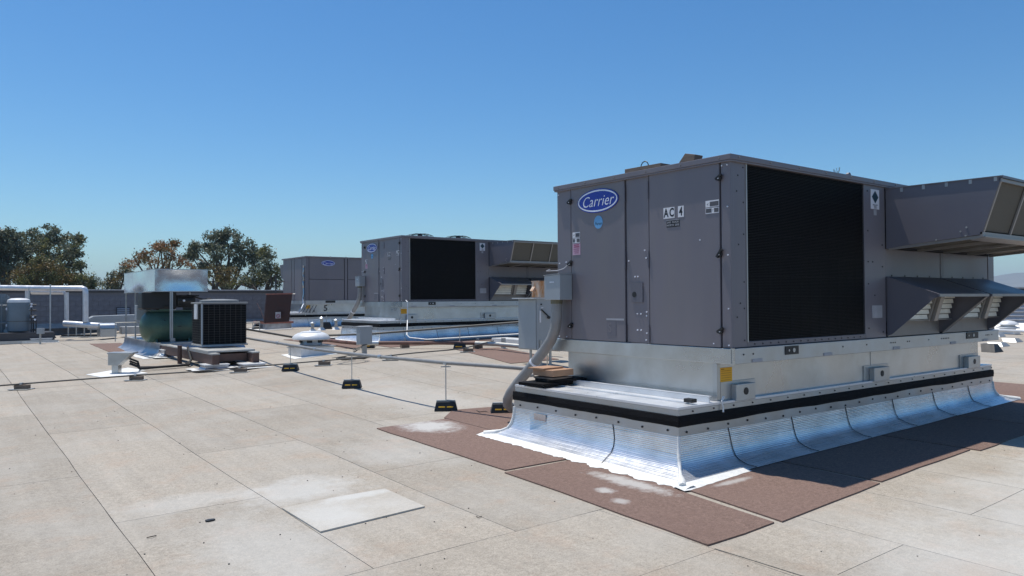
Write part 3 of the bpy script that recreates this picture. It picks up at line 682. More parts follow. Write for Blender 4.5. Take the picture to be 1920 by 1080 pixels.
    # embossed data plate bottom of left door
    o = lab(1.49, 1.63, 1.195, 1.355, paint_hood, 'data_plate'); text_mesh('S', .14, face_xf((-.0052, 1.585, 1.28), *FX), paint, 'plate_print', o, ext=.001, bold=.004)
    MB().box(-.0056, 1.37, 1.366, -.0025, 1.635, 1.385).obj('tape_strip', white_dim, t)
    # ---- long face (-Y)
    def lpanel(u0, u1, z0, z1, d, name='side_panel', m=paint): return MB().box(u0, -d + .01, z0, u1, .05, z1).obj(name, m, t, bevel=.004)
    lpanel(.012, .238, Z0 + .006, Z1 - .004, .008, 'corner_post')
    lpanel(.2395, .256, Z0 + .05, Z1 - .004, .016, 'coil_frame', galv_dull)
    lpanel(.24, 2.44, Z0 + .006, Z0 + .058, .006, 'coil_frame', paint_hood)
    c_ = MB().box(.258, .02, Z0 + .06, 2.42, .06, Z1 - .01).obj('condenser_coil', coil_m, t)
    fins = MB()
    for k in range(110): fins.box(.262, .012, Z0 + .066 + k * .0152, 2.418, .0195, Z0 + .069 + k * .0152)
    fins.obj('coil_fins', coil2_m, c_, kind='stuff')
    gw_ = MB()
    for k in range(13): gw_.box(.262 + k * .179, .004, Z0 + .062, .264 + k * .179, .006, Z1 - .012)
    for k in range(9): gw_.box(.262, .002, Z0 + .08 + k * .2, 2.418, .004, Z0 + .082 + k * .2)
    gw_.obj('coil_guard', coil2_m, c_, kind='stuff')
    lpanel(2.425, 2.895, Z0 + .006, Z1 - .004, .006, 'centre_post')
    lpanel(2.905, 4.35, 1.836, 2.158, .0, 'access_panel'); lpanel(4.362, 5.77, 1.836, 2.158, .0, 'access_panel'); lpanel(5.78, Lg, Z0 + .006, Z1 - .004, .006, 'corner_post')
    lpanel(4.315, 4.40, 1.80, 2.16, .006, 'panel_joint', paint_hood)
    sc = MB(); x = .0
    for u, z in [(.20, q) for q in (1.2, 1.5, 1.75, 2.2, 2.5, 2.83)] + [(.1, 2.6), (.12, 2.75), (.09, 1.42), (.14, 1.55), (.12, 2.1)] + [(2.5, q) for q in (1.25, 1.75, 2.0, 2.35, 2.8)] + [(2.82, q) for q in (1.2, 1.95, 2.2)] + [(2.60, 2.0), (2.64, 1.62)]: sc.tube([(u, .006, z), (u, -.002, z)], .008, 6)
    for k in range(16): sc.tube([(.36 + k * .13, .008, Z0 + .03), (.36 + k * .13, -.002, Z0 + .03)], .007, 6)
    for k in range(9): sc.tube([(3.05 + k * .32, .012, 1.85), (3.05 + k * .32, .004, 1.85)], .010, 6)
    sc.obj('screw_row', black, t, kind='stuff')
    o = MB().box(2.575, -.001, 2.604, 2.762, .0035, 2.828).obj('hazard_label', white, t)
    MB().poly([(2.668, -.002, 2.815), (2.594, -.002, 2.742), (2.668, -.002, 2.668), (2.742, -.002, 2.742)]).obj('label_diamond', teal, o)
    for k, tx in enumerate(('REFRIGERANT', 'R-410A', 'SYSTEM')): text_mesh(tx, .018, face_xf((2.668, -.0025, 2.65 - k * .017), *FY), ink, 'label_print', o, ext=.0003)
    MB().box(2.64, 0, 2.535, 2.70, .0035, 2.598).obj('small_label', white_dim, t)
    MB().box(2.575, 0, 1.362, 2.80, .0035, 1.505).obj('blank_label', white_dim, t)
    # roof of the cabinet
    MB().box(-.03, -.03, 2.885, Lg + .03, W + .03, 2.935).box(-.024, -.024, 2.868, Lg + .02, W + .02, 2.884).obj('cabinet_roof', paint, t, bevel=.004)
    sc = MB()
    for k in range(6): sc.tube([(-.03, .1 + k * .46, 2.91), (-.038, .1 + k * .46, 2.91)], .008, 6)
    for k in range(12): sc.tube([(.1 + k * .5, -.03, 2.91), (.1 + k * .5, -.038, 2.91)], .008, 6)
    sc.obj('screw_row', paint_hood2, t, kind='stuff')
    # four condenser fans with wire guards
    for fu in (.98, 2.28):
        for fv in (.70, 1.85):
            rg = MB().lathe([(.40, 2.936), (.40, 2.975), (.385, 2.98), (.385, 2.936)], (fu, fv, 0), 28).obj('fan_shroud', paint_hood, t)
            gd = MB()
            for rr, zz in ((.38, 3.0), (.31, 3.035), (.24, 3.052), (.17, 3.06), (.09, 3.062)):
                gd.tube([(fu + rr * math.cos(2 * math.pi * i / 24), fv + rr * math.sin(2 * math.pi * i / 24), zz) for i in range(25)], .005, 4, False)
            for i in range(8):
                a = 2 * math.pi * (i + .5) / 8; gd.tube([(fu + r2 * math.cos(a), fv + r2 * math.sin(a), z2) for r2, z2 in ((.40, 2.96), (.38, 3.01), (.31, 3.043), (.17, 3.067), (.06, 3.07))], .006, 4)
            gd.obj('fan_guard', black, rg)
            MB().tube([(fu, fv, 2.95), (fu, fv, 3.06)], .07, 12).obj('fan_motor', black, rg)
            bl = MB()
            for i in range(4):
                a = i * math.pi / 2; cs, sn = math.cos(a), math.sin(a)
                def rp(x, y, z): return (fu + x * cs - y * sn, fv + x * sn + y * cs, z)
                bl.prism([rp(.06, -.05, 2.965), rp(.36, -.13, 2.955), rp(.37, .05, 2.985), rp(.06, .05, 2.985)], (0, 0, .004))
            bl.obj('fan_blades', black, rg)
    # ---- rain hood with filter screens
    hx0, hx1 = 2.912, 5.80
    A = (-.0, 2.850); B = (-1.20, 2.842); C_ = (-1.006, 2.255); D_ = (-.0, 2.156)
    def yz(u, p): return V(u, p[0], p[1])
    MB().prism([yz(hx0, A), yz(hx0, B), yz(hx0, C_), yz(hx0, (-.23, 2.188)), yz(hx0, D_)], (.012, 0, 0)).obj('hood_side', paint_hood, t)
    MB().prism([yz(hx1 - .012, A), yz(hx1 - .012, B), yz(hx1 - .012, C_), yz(hx1 - .012, D_)], (.012, 0, 0)).obj('hood_side', paint_hood, t)
    MB().prism([V(hx0 - .01, .0, 2.862), V(hx0 - .01, -1.215, 2.852), V(hx0 - .01, -1.215, 2.825), V(hx0 - .01, -1.20, 2.842), V(hx0 - .01, 0, 2.852)], (hx1 - hx0 + .02, 0, 0)).obj('hood_top', paint_hood, t)
    nscr = 4; sw = (hx1 - hx0 - .06) / nscr
    bdir = (V(0, *C_) - V(0, *B)); 
    for k in range(nscr):
        u0 = hx0 + .03 + k * sw
        p = V(0, *B) + bdir * .04; q = V(0, *B) + bdir * .93
        MB().prism([V(u0 + .02, p.y + .02, p.z), V(u0 + sw - .02, p.y + .02, p.z), V(u0 + sw - .02, q.y + .02, q.z), V(u0 + .02, q.y + .02, q.z)], (0, .02, 0)).obj('filter_screen', mesh_m, t)
        # underside screens
        MB().prism([V(u0 + .03, C_[0] + .10, C_[1] - .004), V(u0 + sw - .03, C_[0] + .10, C_[1] - .004), V(u0 + sw - .03, -.12, 2.174), V(u0 + .03, -.12, 2.174)], (0, 0, .01)).obj('underside_screen', mesh_m, t)
    fr = MB()
    for k in range(nscr + 1):
        u0 = hx0 + .03 + k * sw; fr.bar(yz(u0, B) + V(0, .01, -.01), yz(u0, C_) + V(0, .005, 0), .03, .02)
        fr.bar(yz(u0, C_) + V(0, .0, -.02), V(u0, -.02, 2.158), .035, .03)
    fr.bar(V(hx0, C_[0] - .0, C_[1] - .0), V(hx1, C_[0] - .0, C_[1] - .0), .03, .05); fr.bar(V(hx0, B[0] + .01, B[1] - .035), V(hx1, B[0] + .01, B[1] - .035), .02, .035)
    fr.prism([V(hx0 + .02, C_[0] - .03, C_[1] - .03), V(hx0 + .02, C_[0] + .11, C_[1] - .055), V(hx0 + .02, C_[0] + .11, C_[1] - .04), V(hx0 + .02, C_[0] - .03, C_[1] - .015)], (hx1 - hx0 - .04, 0, 0))
    fr.obj('hood_frame', hoodframe, t)
    sc = MB()
    for k in range(5): sc.box(hx0 - .006, -.2 - k * .24, 2.80, hx0 - .0, -.17 - k * .24, 2.85)
    for y_, z_ in ((-.55, 2.225), (-.85, 2.25), (-.86, 2.34), (-.8, 2.3)): sc.tube([(hx0 - .006, y_, z_), (hx0, y_, z_)], .01, 6)
    sc.obj('hood_clip', galv_dull, t, kind='stuff')
    # ---- two exhaust hoods
    for h0, h1 in ((2.92, 4.25), (4.33, 5.72)):
        h = MB()
        h.prism([V(h0, .005, 1.83), V(h0, -.567, 1.625), V(h0, -.567, 1.60), V(h0, -.52, 1.585), V(h0, -.05, 1.17), V(h0, .005, 1.15)], (.008, 0, 0))
        h.prism([V(h1 - .008, .005, 1.83), V(h1 - .008, -.567, 1.625), V(h1 - .008, -.567, 1.60), V(h1 - .008, -.52, 1.585), V(h1 - .008, -.05, 1.17), V(h1 - .008, .005, 1.15)], (.008, 0, 0))
        h.prism([V(h0 - .004, .005, 1.838), V(h0 - .004, -.572, 1.63), V(h0 - .004, -.572, 1.60), V(h0 - .004, -.566, 1.60), V(h0 - .004, -.566, 1.622), V(h0 - .004, .005, 1.828)], (h1 - h0 + .008, 0, 0))
        ho = h.obj('exhaust_hood', paint_hood, t)
        MB().box(h0 + .01, -.575, 1.60, h1 - .01, -.573, 1.632).obj('hood_lip', hoodframe, ho)
        MB().bar(V(h1 - .02, -.555, 1.60), V(h1 - .02, -.06, 1.165), .03, .012).obj('side_flange', hoodframe, ho)
        MB().box(h0 + .008, .0, 1.14, h1 - .008, .012, 1.32).obj('lower_plate', paint_hood2, ho)
        MB().box(h0 + .008, .012, 1.32, h1 - .008, .02, 1.83).obj('back_plate', paint_hood, ho)
        wd = h1 - h0; segs = ((.06, .50), (.63, .93))
        vz = lambda z: -.14 - .09 * (z - 1.33) / .3
        for a, b in segs:
            for k in range(6):
                z = 1.33 + k * .062; MB().prism([V(h0 + wd * a, vz(z) + .03, z), V(h0 + wd * a, vz(z) - .012, z + .006), V(h0 + wd * a, vz(z + .056) + .012, z + .056)], (wd * (b - a), 0, 0)).obj('louvre_blade', louvre_m, ho)
        MB().prism([V(h0 + wd * .51, vz(1.31) - .02, 1.31), V(h0 + wd * .51, vz(1.70) - .02, 1.70), V(h0 + wd * .51, vz(1.70) + .03, 1.70), V(h0 + wd * .51, vz(1.31) + .03, 1.31)], (wd * .03, 0, 0)).obj('louvre_post', hoodframe, ho)
        MB().prism([V(h0 + wd * .55, vz(1.31) - .06, 1.31), V(h0 + wd * .55, vz(1.70) - .06, 1.70), V(h0 + wd * .55, vz(1.70) + .03, 1.70), V(h0 + wd * .55, vz(1.31) + .03, 1.31)], (wd * .07, 0, 0)).obj('louvre_post', hoodframe, ho)
        MB().prism([V(h0 + .01, 0, 1.322), V(h0 + .01, -.15, 1.318), V(h0 + .01, -.15, 1.328), V(h0 + .01, 0, 1.332)], (wd - .02, 0, 0)).obj('louvre_shelf', hoodframe, ho)
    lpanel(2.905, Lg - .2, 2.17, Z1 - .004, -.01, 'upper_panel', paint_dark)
    # back faces (other sides)
    MB().box(Lg - .06, .01, Z0 + .006, Lg - .0, W - .05, Z1 - .004).obj('end_panel', paint, t); MB().box(.01, W - .04, Z0 + .006, Lg, W, Z1 - .004).obj('rear_panel', paint, t)
    return t
mat_gray = mat('grey_print', (.09, .09, .10), .6)
coil2_m = mat('coil_guard_mesh', (.008, .008, .010), .55, 0, 1.2, .5, spec=.25)
hoodframe = mat('hood_frame_metal', (.30, .285, .27), .45, .3, 6, .12)
paint_hood2 = mat('inner_plate_paint', (.24, .225, .215), .5, .1, 3, .1, dirt=.3, ds=5, dcol=(.15, .14, .13))
louvre_m = mat('louvre_blade_metal', (.80, .78, .70), .5, .0, 6, .1)

GC = 'metal curbs under the large air conditioners'; GU = 'large rooftop air conditioners'
c1 = curb((OX, OY, 0), 'silver foil curb with black rubber band under the near air conditioner', GC)
u1 = unit((OX, OY, 0), 'near grey rooftop air conditioner labelled AC 4 with blue oval plate', GU, True)
u2base = V(OX + 4.118, OY + 13.705, .42)
c2 = dup(c1, u2base, 'silver foil curb with black rubber band under the middle air conditioner')
u2 = unit(u2base, 'middle grey rooftop air conditioner with black coil and two hoods', GU, False)
# small gas pipe trim of unit
def ebox(o, label, labelc):
    t = thing('junction_box', V(5.625, 6.50, 1.59) + o, label, 'electrical box', 'grey boxes hung on the air conditioners')
    MB().prism([(0, 0, 0), (0, .28, 0), (0, .28, .28), (0, 0, .295)], (.185, 0, 0)).obj('box_body', boxgray, t, bevel=.004)
    MB().prism([(-.012, -.004, .297), (-.012, .284, .283), (-.012, .284, .289), (-.012, -.004, .303)], (.2, 0, 0)).obj('lid', boxgray, t)
    MB().box(-.004, .1, .20, -.001, .18, .212).obj('lid_clip', silverl, t)
    MB().tube([(.085, .16, -.045), (.085, .16, 0)], .07, 12).obj('conduit_fitting', rust_m, t)
    path = [(5.71, 6.66, 1.55), (5.71, 6.66, 1.38), (5.705, 6.68, 1.25), (5.70, 6.75, 1.12), (5.69, 6.87, .99), (5.675, 7.02, .85), (5.66, 7.18, .70), (5.645, 7.34, .56), (5.635, 7.46, .44), (5.64, 7.53, .35), (5.67, 7.57, .28), (5.73, 7.58, .235), (5.9, 7.58, .22)]
    cpt = MB().tube([V(*p) + o for p in path], .062, 14).obj('electrical_conduit', pipe_gray); smooth_angle(cpt, 50)
    tag(cpt, labelc, 'conduit')
    for q in (6, 9): pass
    i = 5; a = V(*path[5]); b = V(*path[6]); d_ = (b - a).normalized()
    MB().tube([a + o, a + d_ * .03 + o], .066, 14).obj('foil_tape', silverl, cpt)
    return t
rust_m = mat('brass_fitting', (.16, .15, .10), .6, .3)
ebox(V(0, 0, 0), 'pale grey electrical box hung on the near air conditioner', 'thick grey conduit curving down beside the near air conditioner to the roof')
ebox(V(4.118, 13.705, .42), 'pale grey electrical box hung on the middle air conditioner', 'thick grey conduit curving down beside the middle air conditioner')
# thin sensor wire on near unit
tag(MB().tube([(5.81, 6.56, 2.0), (5.79, 6.62, 1.955), (5.78, 6.72, 1.935), (5.76, 6.9, 1.935), (5.9, 7.0, 1.96)], .006, 5).obj('sensor_wire', white_dim), 'thin pale wire looping from a latch of the near air conditioner', 'wire')

# unit 3 -----------------------------------------------------------
def unit3():
    bx, by, bz = 11.785, 29.32, .47
    c3 = dup(c1, (bx + .0, by, bz), 'silver foil curb with black rubber band under the far left air conditioner')
    t = thing('rooftop_air_conditioner', (bx, by, bz), 'far left grey air conditioner with logo on its long panelled side', 'air conditioner', GU)
    Z0, Z1 = 1.13, 2.875; W, Lg = 2.62, 5.9
    MB().box(.03, .03, .99, Lg, W, Z1).obj('cabinet_core', paint_dark, t)
    MB().box(-.02, -.03, .985, Lg + .03, W + .02, Z0).obj('base_rail', galv, t)
    MB().box(.82, -.036, 1.03, 1.25, -.031, 1.12).obj('fork_slot', black, t)
    for u0, u1, z0, z1, nm in ((.012, .12, Z0 + .006, Z1, 'corner_post'), (.14, 1.66, 2.005, Z1, 'side_panel'), (.14, 1.66, Z0 + .006, 1.99, 'side_panel'), (1.69, 1.80, Z0 + .006, Z1, 'centre_post'), (1.83, 3.4, 2.005, Z1, 'side_panel'), (1.83, 3.4, Z0 + .006, 1.99, 'side_panel'), (3.43, 3.6, Z0 + .006, Z1, 'centre_post'), (3.63, Lg - .2, Z0 + .006, Z1, 'side_panel'), (Lg - .18, Lg - .01, Z0 + .006, Z1, 'corner_post')):
        MB().box(u0, 0, z0, u1, .05, z1).obj(nm, paint, t, bevel=.006)
    for v0, v1, nm in ((.008, .42, 'corner_post'), (.46, 1.25, 'door_panel'), (1.29, 1.56, 'centre_post'), (1.60, 2.55, 'door_panel')): MB().box(0, v0, Z0 + .006, .05, v1, Z1).obj(nm, paint, t, bevel=.006)
    MB().box(-.035, -.035, 2.878, Lg + .03, W + .03, 2.935).obj('cabinet_roof', paint, t, bevel=.005)
    for k in range(8): MB().box(.3 + k * .7, -.05, 2.90, .36 + k * .7, -.036, 2.95).obj('roof_clip', galv_dull, t)
    MB().box(Lg - .02, .04, Z0, Lg + .005, W, Z1).obj('end_panel', paint, t); MB().box(.03, W, Z0, Lg, W + .02, Z1).obj('rear_panel', paint, t)
    # rear hood
    MB().prism([(.15, W + .02, 2.72), (.15, W + .75, 2.70), (.15, W + .55, 2.10), (.15, W + .02, 2.05)], (2.2, 0, 0)).obj('rain_hood', paint_hood, t)
    logo(t, (.95, -.003, 2.665), *FY, .30, .12, .17)
    # flexible conduit down the corner
    tb = MB(); pts = [(-.03, .2, 2.55 - k * .09) for k in range(12)] + [(-.03, .18, 1.4), (-.05, .16, 1.2), (-.10, .0, .98), (-.25, -.1, .8), (-.35, -.12, .66)]
    pts = [(p[0] + .012 * math.sin(i * 1.3), p[1] + .015 * math.sin(i * 2), p[2]) for i, p in enumerate(pts)]; tb.tube(pts, .035, 8); tb.obj('flexible_conduit', galv_bright, t)
    # painted numeral on the curb
    o = text_mesh('5', .34, face_xf((.92, .175, .80), *FY), mat_gray, 'painted_numeral', c3, ext=.002, bold=.006)
    for k in range(5):
        MB().bar(V(-.30 + k * .14, -.02, .64), V(-.12 + k * .14, -.02, .93), .025, .02).obj('spring_hook', mat_gray, c3)
unit3()

# ------------------------------------------------------------------ things on top of the near unit
def onu(x, y, z, **k): return V(x, y, z)
t = thing('wood_block', (6.02, 4.96, 2.936), 'short weathered wood block tipped on the roof edge of the near unit', 'wood block')
o = MB().prism([(-.05, -.10, 0), (-.05, .10, 0), (-.05, .075, .05), (-.05, .0, .125), (-.05, -.13, .095)], (.12, 0, 0)).obj('block', wood, t, bevel=.004)
t = thing('wood_plank', (6.05, 5.55, 2.936), 'dark weathered plank lying on the near unit with a wire handle', 'plank')
MB().prism([(-.06, -.25, .045), (-.06, .27, .036), (-.06, .27, .088), (-.06, -.25, .082)], (.16, 0, 0)).obj('plank_board', wood, t, bevel=.003)
MB().box(-.07, .1, .0, .1, .30, .034).obj('shim', wood, t)
MB().tube([(.0, .03 + .055 * math.cos(a), .085 + .06 * math.sin(a)) for a in [math.pi * k / 10 for k in range(11)]], .006, 6).obj('wire_handle', black, t)
t = thing('roof_lug', (8.15, 4.45, 2.936), 'small dark lifting lug near the coil end on top of the near unit', 'lug')
MB().box(0, 0, 0, .10, .03, .05).tube([(.05, 0, .05), (.05, .03, .05)], .03, 10).obj('lug_plate', paint_hood, t)
# dead weed on the roof edge
w_ = MB()
for k in range(7):
    a = k * .9; w_.tube([(7.87, 4.42, 2.93), (7.87 + .02 * math.cos(a), 4.42 + .03 * math.sin(a), 2.99), (7.87 + .035 * math.cos(a), 4.42 + .035 * math.sin(a), 3.0 + .006 * k)], .002, 4)
tag(w_.obj('dry_weed', bark), 'tiny dry weed sprig sticking up by the second fan of the near unit', 'weed')

# things on the near ledge
o = MB().box(0, 0, 0, .07, .10, .035).obj('rubber_block', black, bevel=.004); o.location = (5.47, 4.49, .64); tag(o, 'small black rubber block on the ledge near the front corner', 'rubber block')
def lpiece(name, pts, ext, m, label, cat, loc, rz, bevel=.003):
    o = MB().prism(pts, ext).obj(name, m, bevel=bevel); o.location = loc; o.rotation_euler = (0, 0, rz); return tag(o, label, cat)
lpiece('rubber_pad', [(-.14, -.20, 0), (.42, -.20, 0), (.42, .18, 0), (-.14, .18, 0)], (0, 0, .035), rubber, 'large flat black pad on the left end of the near ledge', 'rubber pad', (5.32, 6.52, .640), R_(8))
lpiece('rubber_pad', [(-.1, -.16, 0), (.42, -.14, 0), (.42, .12, 0), (-.1, .14, 0)], (0, 0, .030), rubber, 'thin black pad lying crosswise on the larger black pad', 'rubber pad', (5.45, 6.5, .677), R_(-9))
t = thing('wood_offcut', (5.44, 6.5, .712), 'light brown wooden offcut with a sawn top on the black pads', 'wood offcut', rz=R_(6))
MB().box(-.10, -.17, .0, .22, .13, .018).obj('lower_board', wood, t)
MB().box(-.10, -.17, .03, .24, .14, .10).obj('brown_block', wood_light, t, bevel=.004)
MB().box(-.13, -.05, .102, .20, .19, .118).obj('top_board', wood_light, t)
galv_mirr = mat('bare_mirror_foil', (.55, .6, .7), .15, 1.0, 3, .05)
MB().box(5.217 - OX, 6.28 - OY, .27, 5.2195 - OX, 6.48 - OY, .345).obj('bare_foil_patch', galv_mirr, c1)

# ------------------------------------------------------------------ conduits on the roof
GB = 'black pipe support blocks with yellow stripes'
def support(px, y, h, label, x=None, post=True):
    z = g(px, y); t = thing('pipe_support', (px, y, z), label, 'pipe support', GB, rz=R_(-33))
    w, d = .16, .10
    b = MB(); b.prism([(-w, -d, 0.006), (w, -d, .006), (w * .80, -d * .7, .125), (-w * .80, -d * .7, .125)], (0, .001, 0))
    bt = MB(); v = [(-w, -d, .006), (w, -d, .006), (w, d, .006), (-w, d, .006), (-w * .82, -d * .7, .125), (w * .82, -d * .7, .125), (w * .82, d * .7, .125), (-w * .82, d * .7, .125)]
    bt.v = v; bt.f = [(0, 3, 2, 1), (4, 5, 6, 7), (0, 1, 5, 4), (1, 2, 6, 5), (2, 3, 7, 6), (3, 0, 4, 7)]
    bt.obj('rubber_base', black, t, bevel=.006)
    for a, b_ in ((-.10, -.012), (.015, .10)): MB().prism([(a, -.0955, .052), (b_, -.0955, .052), (b_, -.0905, .068), (a, -.0905, .068)], (0, -.004, 0)).obj('yellow_stripe', yellow, t)
    MB().box(-.13, -.03, .127, .13, .03, .143).obj('steel_channel', galv_dull, t)
    if post:
        MB().tube([(0, 0, .14), (0, 0, h - z)], .008, 6).obj('threaded_rod', galv, t)
        MB().box(-.07, -.02, h - z - .05, .07, .02, h - z - .035).obj('cross_channel', galv_dull, t)
        MB().lathe([(.040, 0), (.040, .022)], (0, 0, h - z - .012), 12).obj('clamp', galv, t)
    return t
HC = .715
support(5.57, 8.86, HC, 'near pipe support block with yellow stripes and tall rod')
support(5.48, 11.66, HC, 'middle pipe support block with rod, beyond the near one')
support(5.52, 14.54, HC, 'far pipe support block with rod near the mushroom vent')
support(6.05, 8.20, .30, 'low pipe support block with yellow stripe beside the near curb', post=False)
kp = [(5.95, 7.42), (5.57, 8.86), (5.475, 10.2), (5.45, 11.66), (5.46, 13.1), (5.50, 14.54), (5.58, 16.0), (5.72, 17.3), (5.9, 18.6)]
pth = []
for (xa, ya), (xb, yb) in zip(kp, kp[1:]):
    for k in range(4): q = k / 4; yy_ = ya + (yb - ya) * q; pth.append(V(xa + (xb - xa) * q, yy_, HC + .010 * math.sin(yy_ * .9)))
o = MB().tube(pth, .027, 10).obj('conduit_pipe', pipe_gray); smooth_angle(o, 50); tag(o, 'straight grey conduit held above the roof on three rods', 'pipe')
for i in (9, 16, 22): MB().tube([pth[i], pth[i].lerp(pth[i + 1], .25)], .034, 10).obj('coupling', galv, o)
t = thing('pipe_clamp', (5.94, 7.45, HC), 'strut clamp at the near end of the straight grey conduit', 'clamp')
MB().tube([(0, -.02, 0), (0, .02, 0)], .045, 10).box(-.10, -.025, -.10, .05, .02, -.07).tube([(.03, 0, -.05), (.03, 0, .07)], .006, 6).obj('clamp_body', galv_dull, t)
# strut post behind
tag(MB().tube([spot(1026, 692), at(1026, 640, 13.6)], .012, 6).obj('strut_post', galv_dull), 'thin bare post between the conduit and the near unit', 'post')
# wood blocks at conduit foot
for (a, b, c_, lb) in ((5.84, 7.38, .03, 'lower dark wood block beside the near curb corner'), (5.86, 7.42, .135, 'upper dark wood block at the foot of the thick conduit')):
    o = MB().box(-.13, -.08, 0, .13, .08, .095).obj('wood_block', wood, bevel=.003); o.location = (a - .18, b - .25, c_ + .02); o.rotation_euler = (0, 0, R_(12)); tag(o, lb, 'wood block')

# low pipe along the roof
lowx = [(-.6, 15.3), (1.11, 15.47), (2.91, 15.5), (4.75, 15.24), (6.27, 14.67), (7.59, 14.25), (9.1, 14.35), (9.72, 14.51)]
pts = []
for (x0, y0), (x1, y1) in zip(lowx, lowx[1:]):
    for k in range(5): x = x0 + (x1 - x0) * k / 5; y = y0 + (y1 - y0) * k / 5; pts.append(V(x, y, g(x, y) + .10))
pts.append(V(10.6, 14.7, g(10.6, 14.7) + .2))
o = MB().tube(pts, .014, 8).obj('low_pipe', pipe_dark); smooth_angle(o, 60); tag(o, 'long thin dark pipe running low across the whole roof', 'pipe')
names = ['far left', 'left of centre', 'in front of the condenser curbs', 'left of the mushroom vent', 'right of the mushroom vent', 'nearest the disconnect cabinet']
lb = ['low wood pipe rest at the far left edge of the roof', 'low wood pipe rest in front of the gooseneck', 'low wood pipe rest in front of the condenser curbs', 'low wood pipe rest right of the far striped block', 'low wood pipe rest below the loose wire coil', 'low wood pipe rest nearest the disconnect cabinet']
for (x, y), l in zip(lowx[1:6] + [lowx[7]], lb):
    t = thing('pipe_rest', (x, y, g(x, y)), l, 'pipe rest', 'low pipe rests', rz=R_(-38))
    MB().box(-.17, -.11, .004, .17, .11, .016).obj('base_pad', galv_dull, t)
    MB().box(-.10, -.05, .018, .13, .05, .085).obj('wood_block', wood, t, bevel=.003); MB().box(-.02, -.03, .086, .02, .03, .12).obj('strap', galv, t)

# second, dark conduit further back
sp = [V(5.6, 18.55, .98), at(548, 632, 18.6), at(600, 629, 18.8), at(690, 626.5, 18.6), at(860, 613, 18.2), at(975, 604, 17.7)]
o = MB().tube(sp, .026, 8).obj('dark_conduit', pipe_dark); smooth_angle(o, 60); tag(o, 'dark conduit running behind the mushroom vent towards the disconnect cabinet', 'pipe')
for px, py, D_, l in ((690, 648, 18.6, 'striped block with short rod beside the junction box post'), (862, 634, 18.2, 'small dark block against the foil of the middle unit')):
    p = at(px, py, D_); t = thing('pipe_support', (p.x, p.y, g(p.x, p.y)), l, 'pipe support', GB, rz=R_(-35)); z = t.location.z
    MB().prism([(-.16, -.1, .006), (.16, -.1, .006), (.13, -.07, .13), (-.13, -.07, .13)], (0, .2, 0)).obj('rubber_base', black, t)
    MB().tube([(0, 0, .13), (0, 0, at(px, 626.5 if px < 800 else 613, D_).z - z)], .012, 6).obj('threaded_rod', galv, t)
    MB().box(-.10, -.106, .05, .06, -.101, .07).obj('yellow_stripe', yellow, t)
for px, py, l in ((523, 0, ''),): pass
# reddish gas pipe on blocks
gp = [spot(600, 636, .12), spot(640, 641, .13), spot(668, 643.5, .16), spot(735, 643, .14), spot(820, 643, .14), spot(895, 643.5, .14)]
o = MB().tube(gp, .045, 10).obj('gas_pipe', pipe_brown); smooth_angle(o, 60); tag(o, 'reddish brown gas pipe lying on blocks in front of the middle unit', 'pipe')
MB().tube([gp[2] + V(.0, 0, 0), gp[2].lerp(gp[3], .62)], .052, 10).obj('silver_wrap', galv_bright, o)
o = MB().tube([gp[-1] + V(-.05, 0, 0), spot(930, 645, .15), spot(985, 650, .17), spot(1050, 655, .17)], .05, 10).obj('insulated_pipe', galv_dull); smooth_angle(o, 60); tag(o, 'silver wrapped pipe joining the brown gas pipe at the disconnect cabinet', 'pipe')
for px, py, l in ((759, 652, 'small wood block under the middle of the brown pipe'), (896, 653.5, 'small wood block at the right end of the brown pipe')):
    p = spot(px, py); t = thing('wood_block', p, l, 'wood block', rz=R_(-10)); MB().box(-.10, -.07, 0, .10, .07, .12).obj('block', wood, t); MB().tube([(0, -.05, .12), (0, -.05, .24), (0, .05, .24), (0, .05, .12)], .008, 6).obj('pipe_strap', galv, t)
for px, py, l in ((618, 641, 'pair of black blocks under the left bend of the brown pipe'), (805, 646, 'black block behind the brown pipe')):
    p = spot(px, py); t = thing('pipe_support', (p.x, p.y, p.z), l, 'pipe support', GB, rz=R_(-35)); MB().prism([(-.16, -.1, .006), (.16, -.1, .006), (.13, -.07, .11), (-.13, -.07, .11)], (0, .2, 0)).obj('rubber_base', black, t); MB().box(-.1, -.107, .04, .1, -.102, .055).obj('yellow_stripe', yellow, t)
# thin white condensate pipe
o = MB().tube([at(761, 563, 20.2), at(764, 566, 20.1), at(764, 600, 20.0), at(763, 628, 19.6), at(768, 633, 19.4), at(800, 636.5, 19.2), at(900, 630.5, 18.9), at(975, 626, 18.6)], .013, 6).obj('condensate_pipe', whitem); tag(o, 'thin white drain pipe bending down from the middle unit', 'pipe')
# white pipe lying on blocks by the disconnect
for px, py, l in ((948, 638, 'pale metal box beside the small post near the disconnect cabinet'),):
    p = spot(px, py + 6); t = thing('low_cover', p, l, 'cover'); MB().box(-.2, -.9, 0, .3, .35, .14).obj('cover_body', whitem, t, bevel=.01)
p = spot(944, 654); t = thing('stub_post', p, 'short galvanised post left of the disconnect cabinet', 'post'); MB().box(-.04, -.04, 0, .04, .04, .26).box(-.07, -.07, 0, .07, .07, .015).obj('post_tube', galv_dull, t)

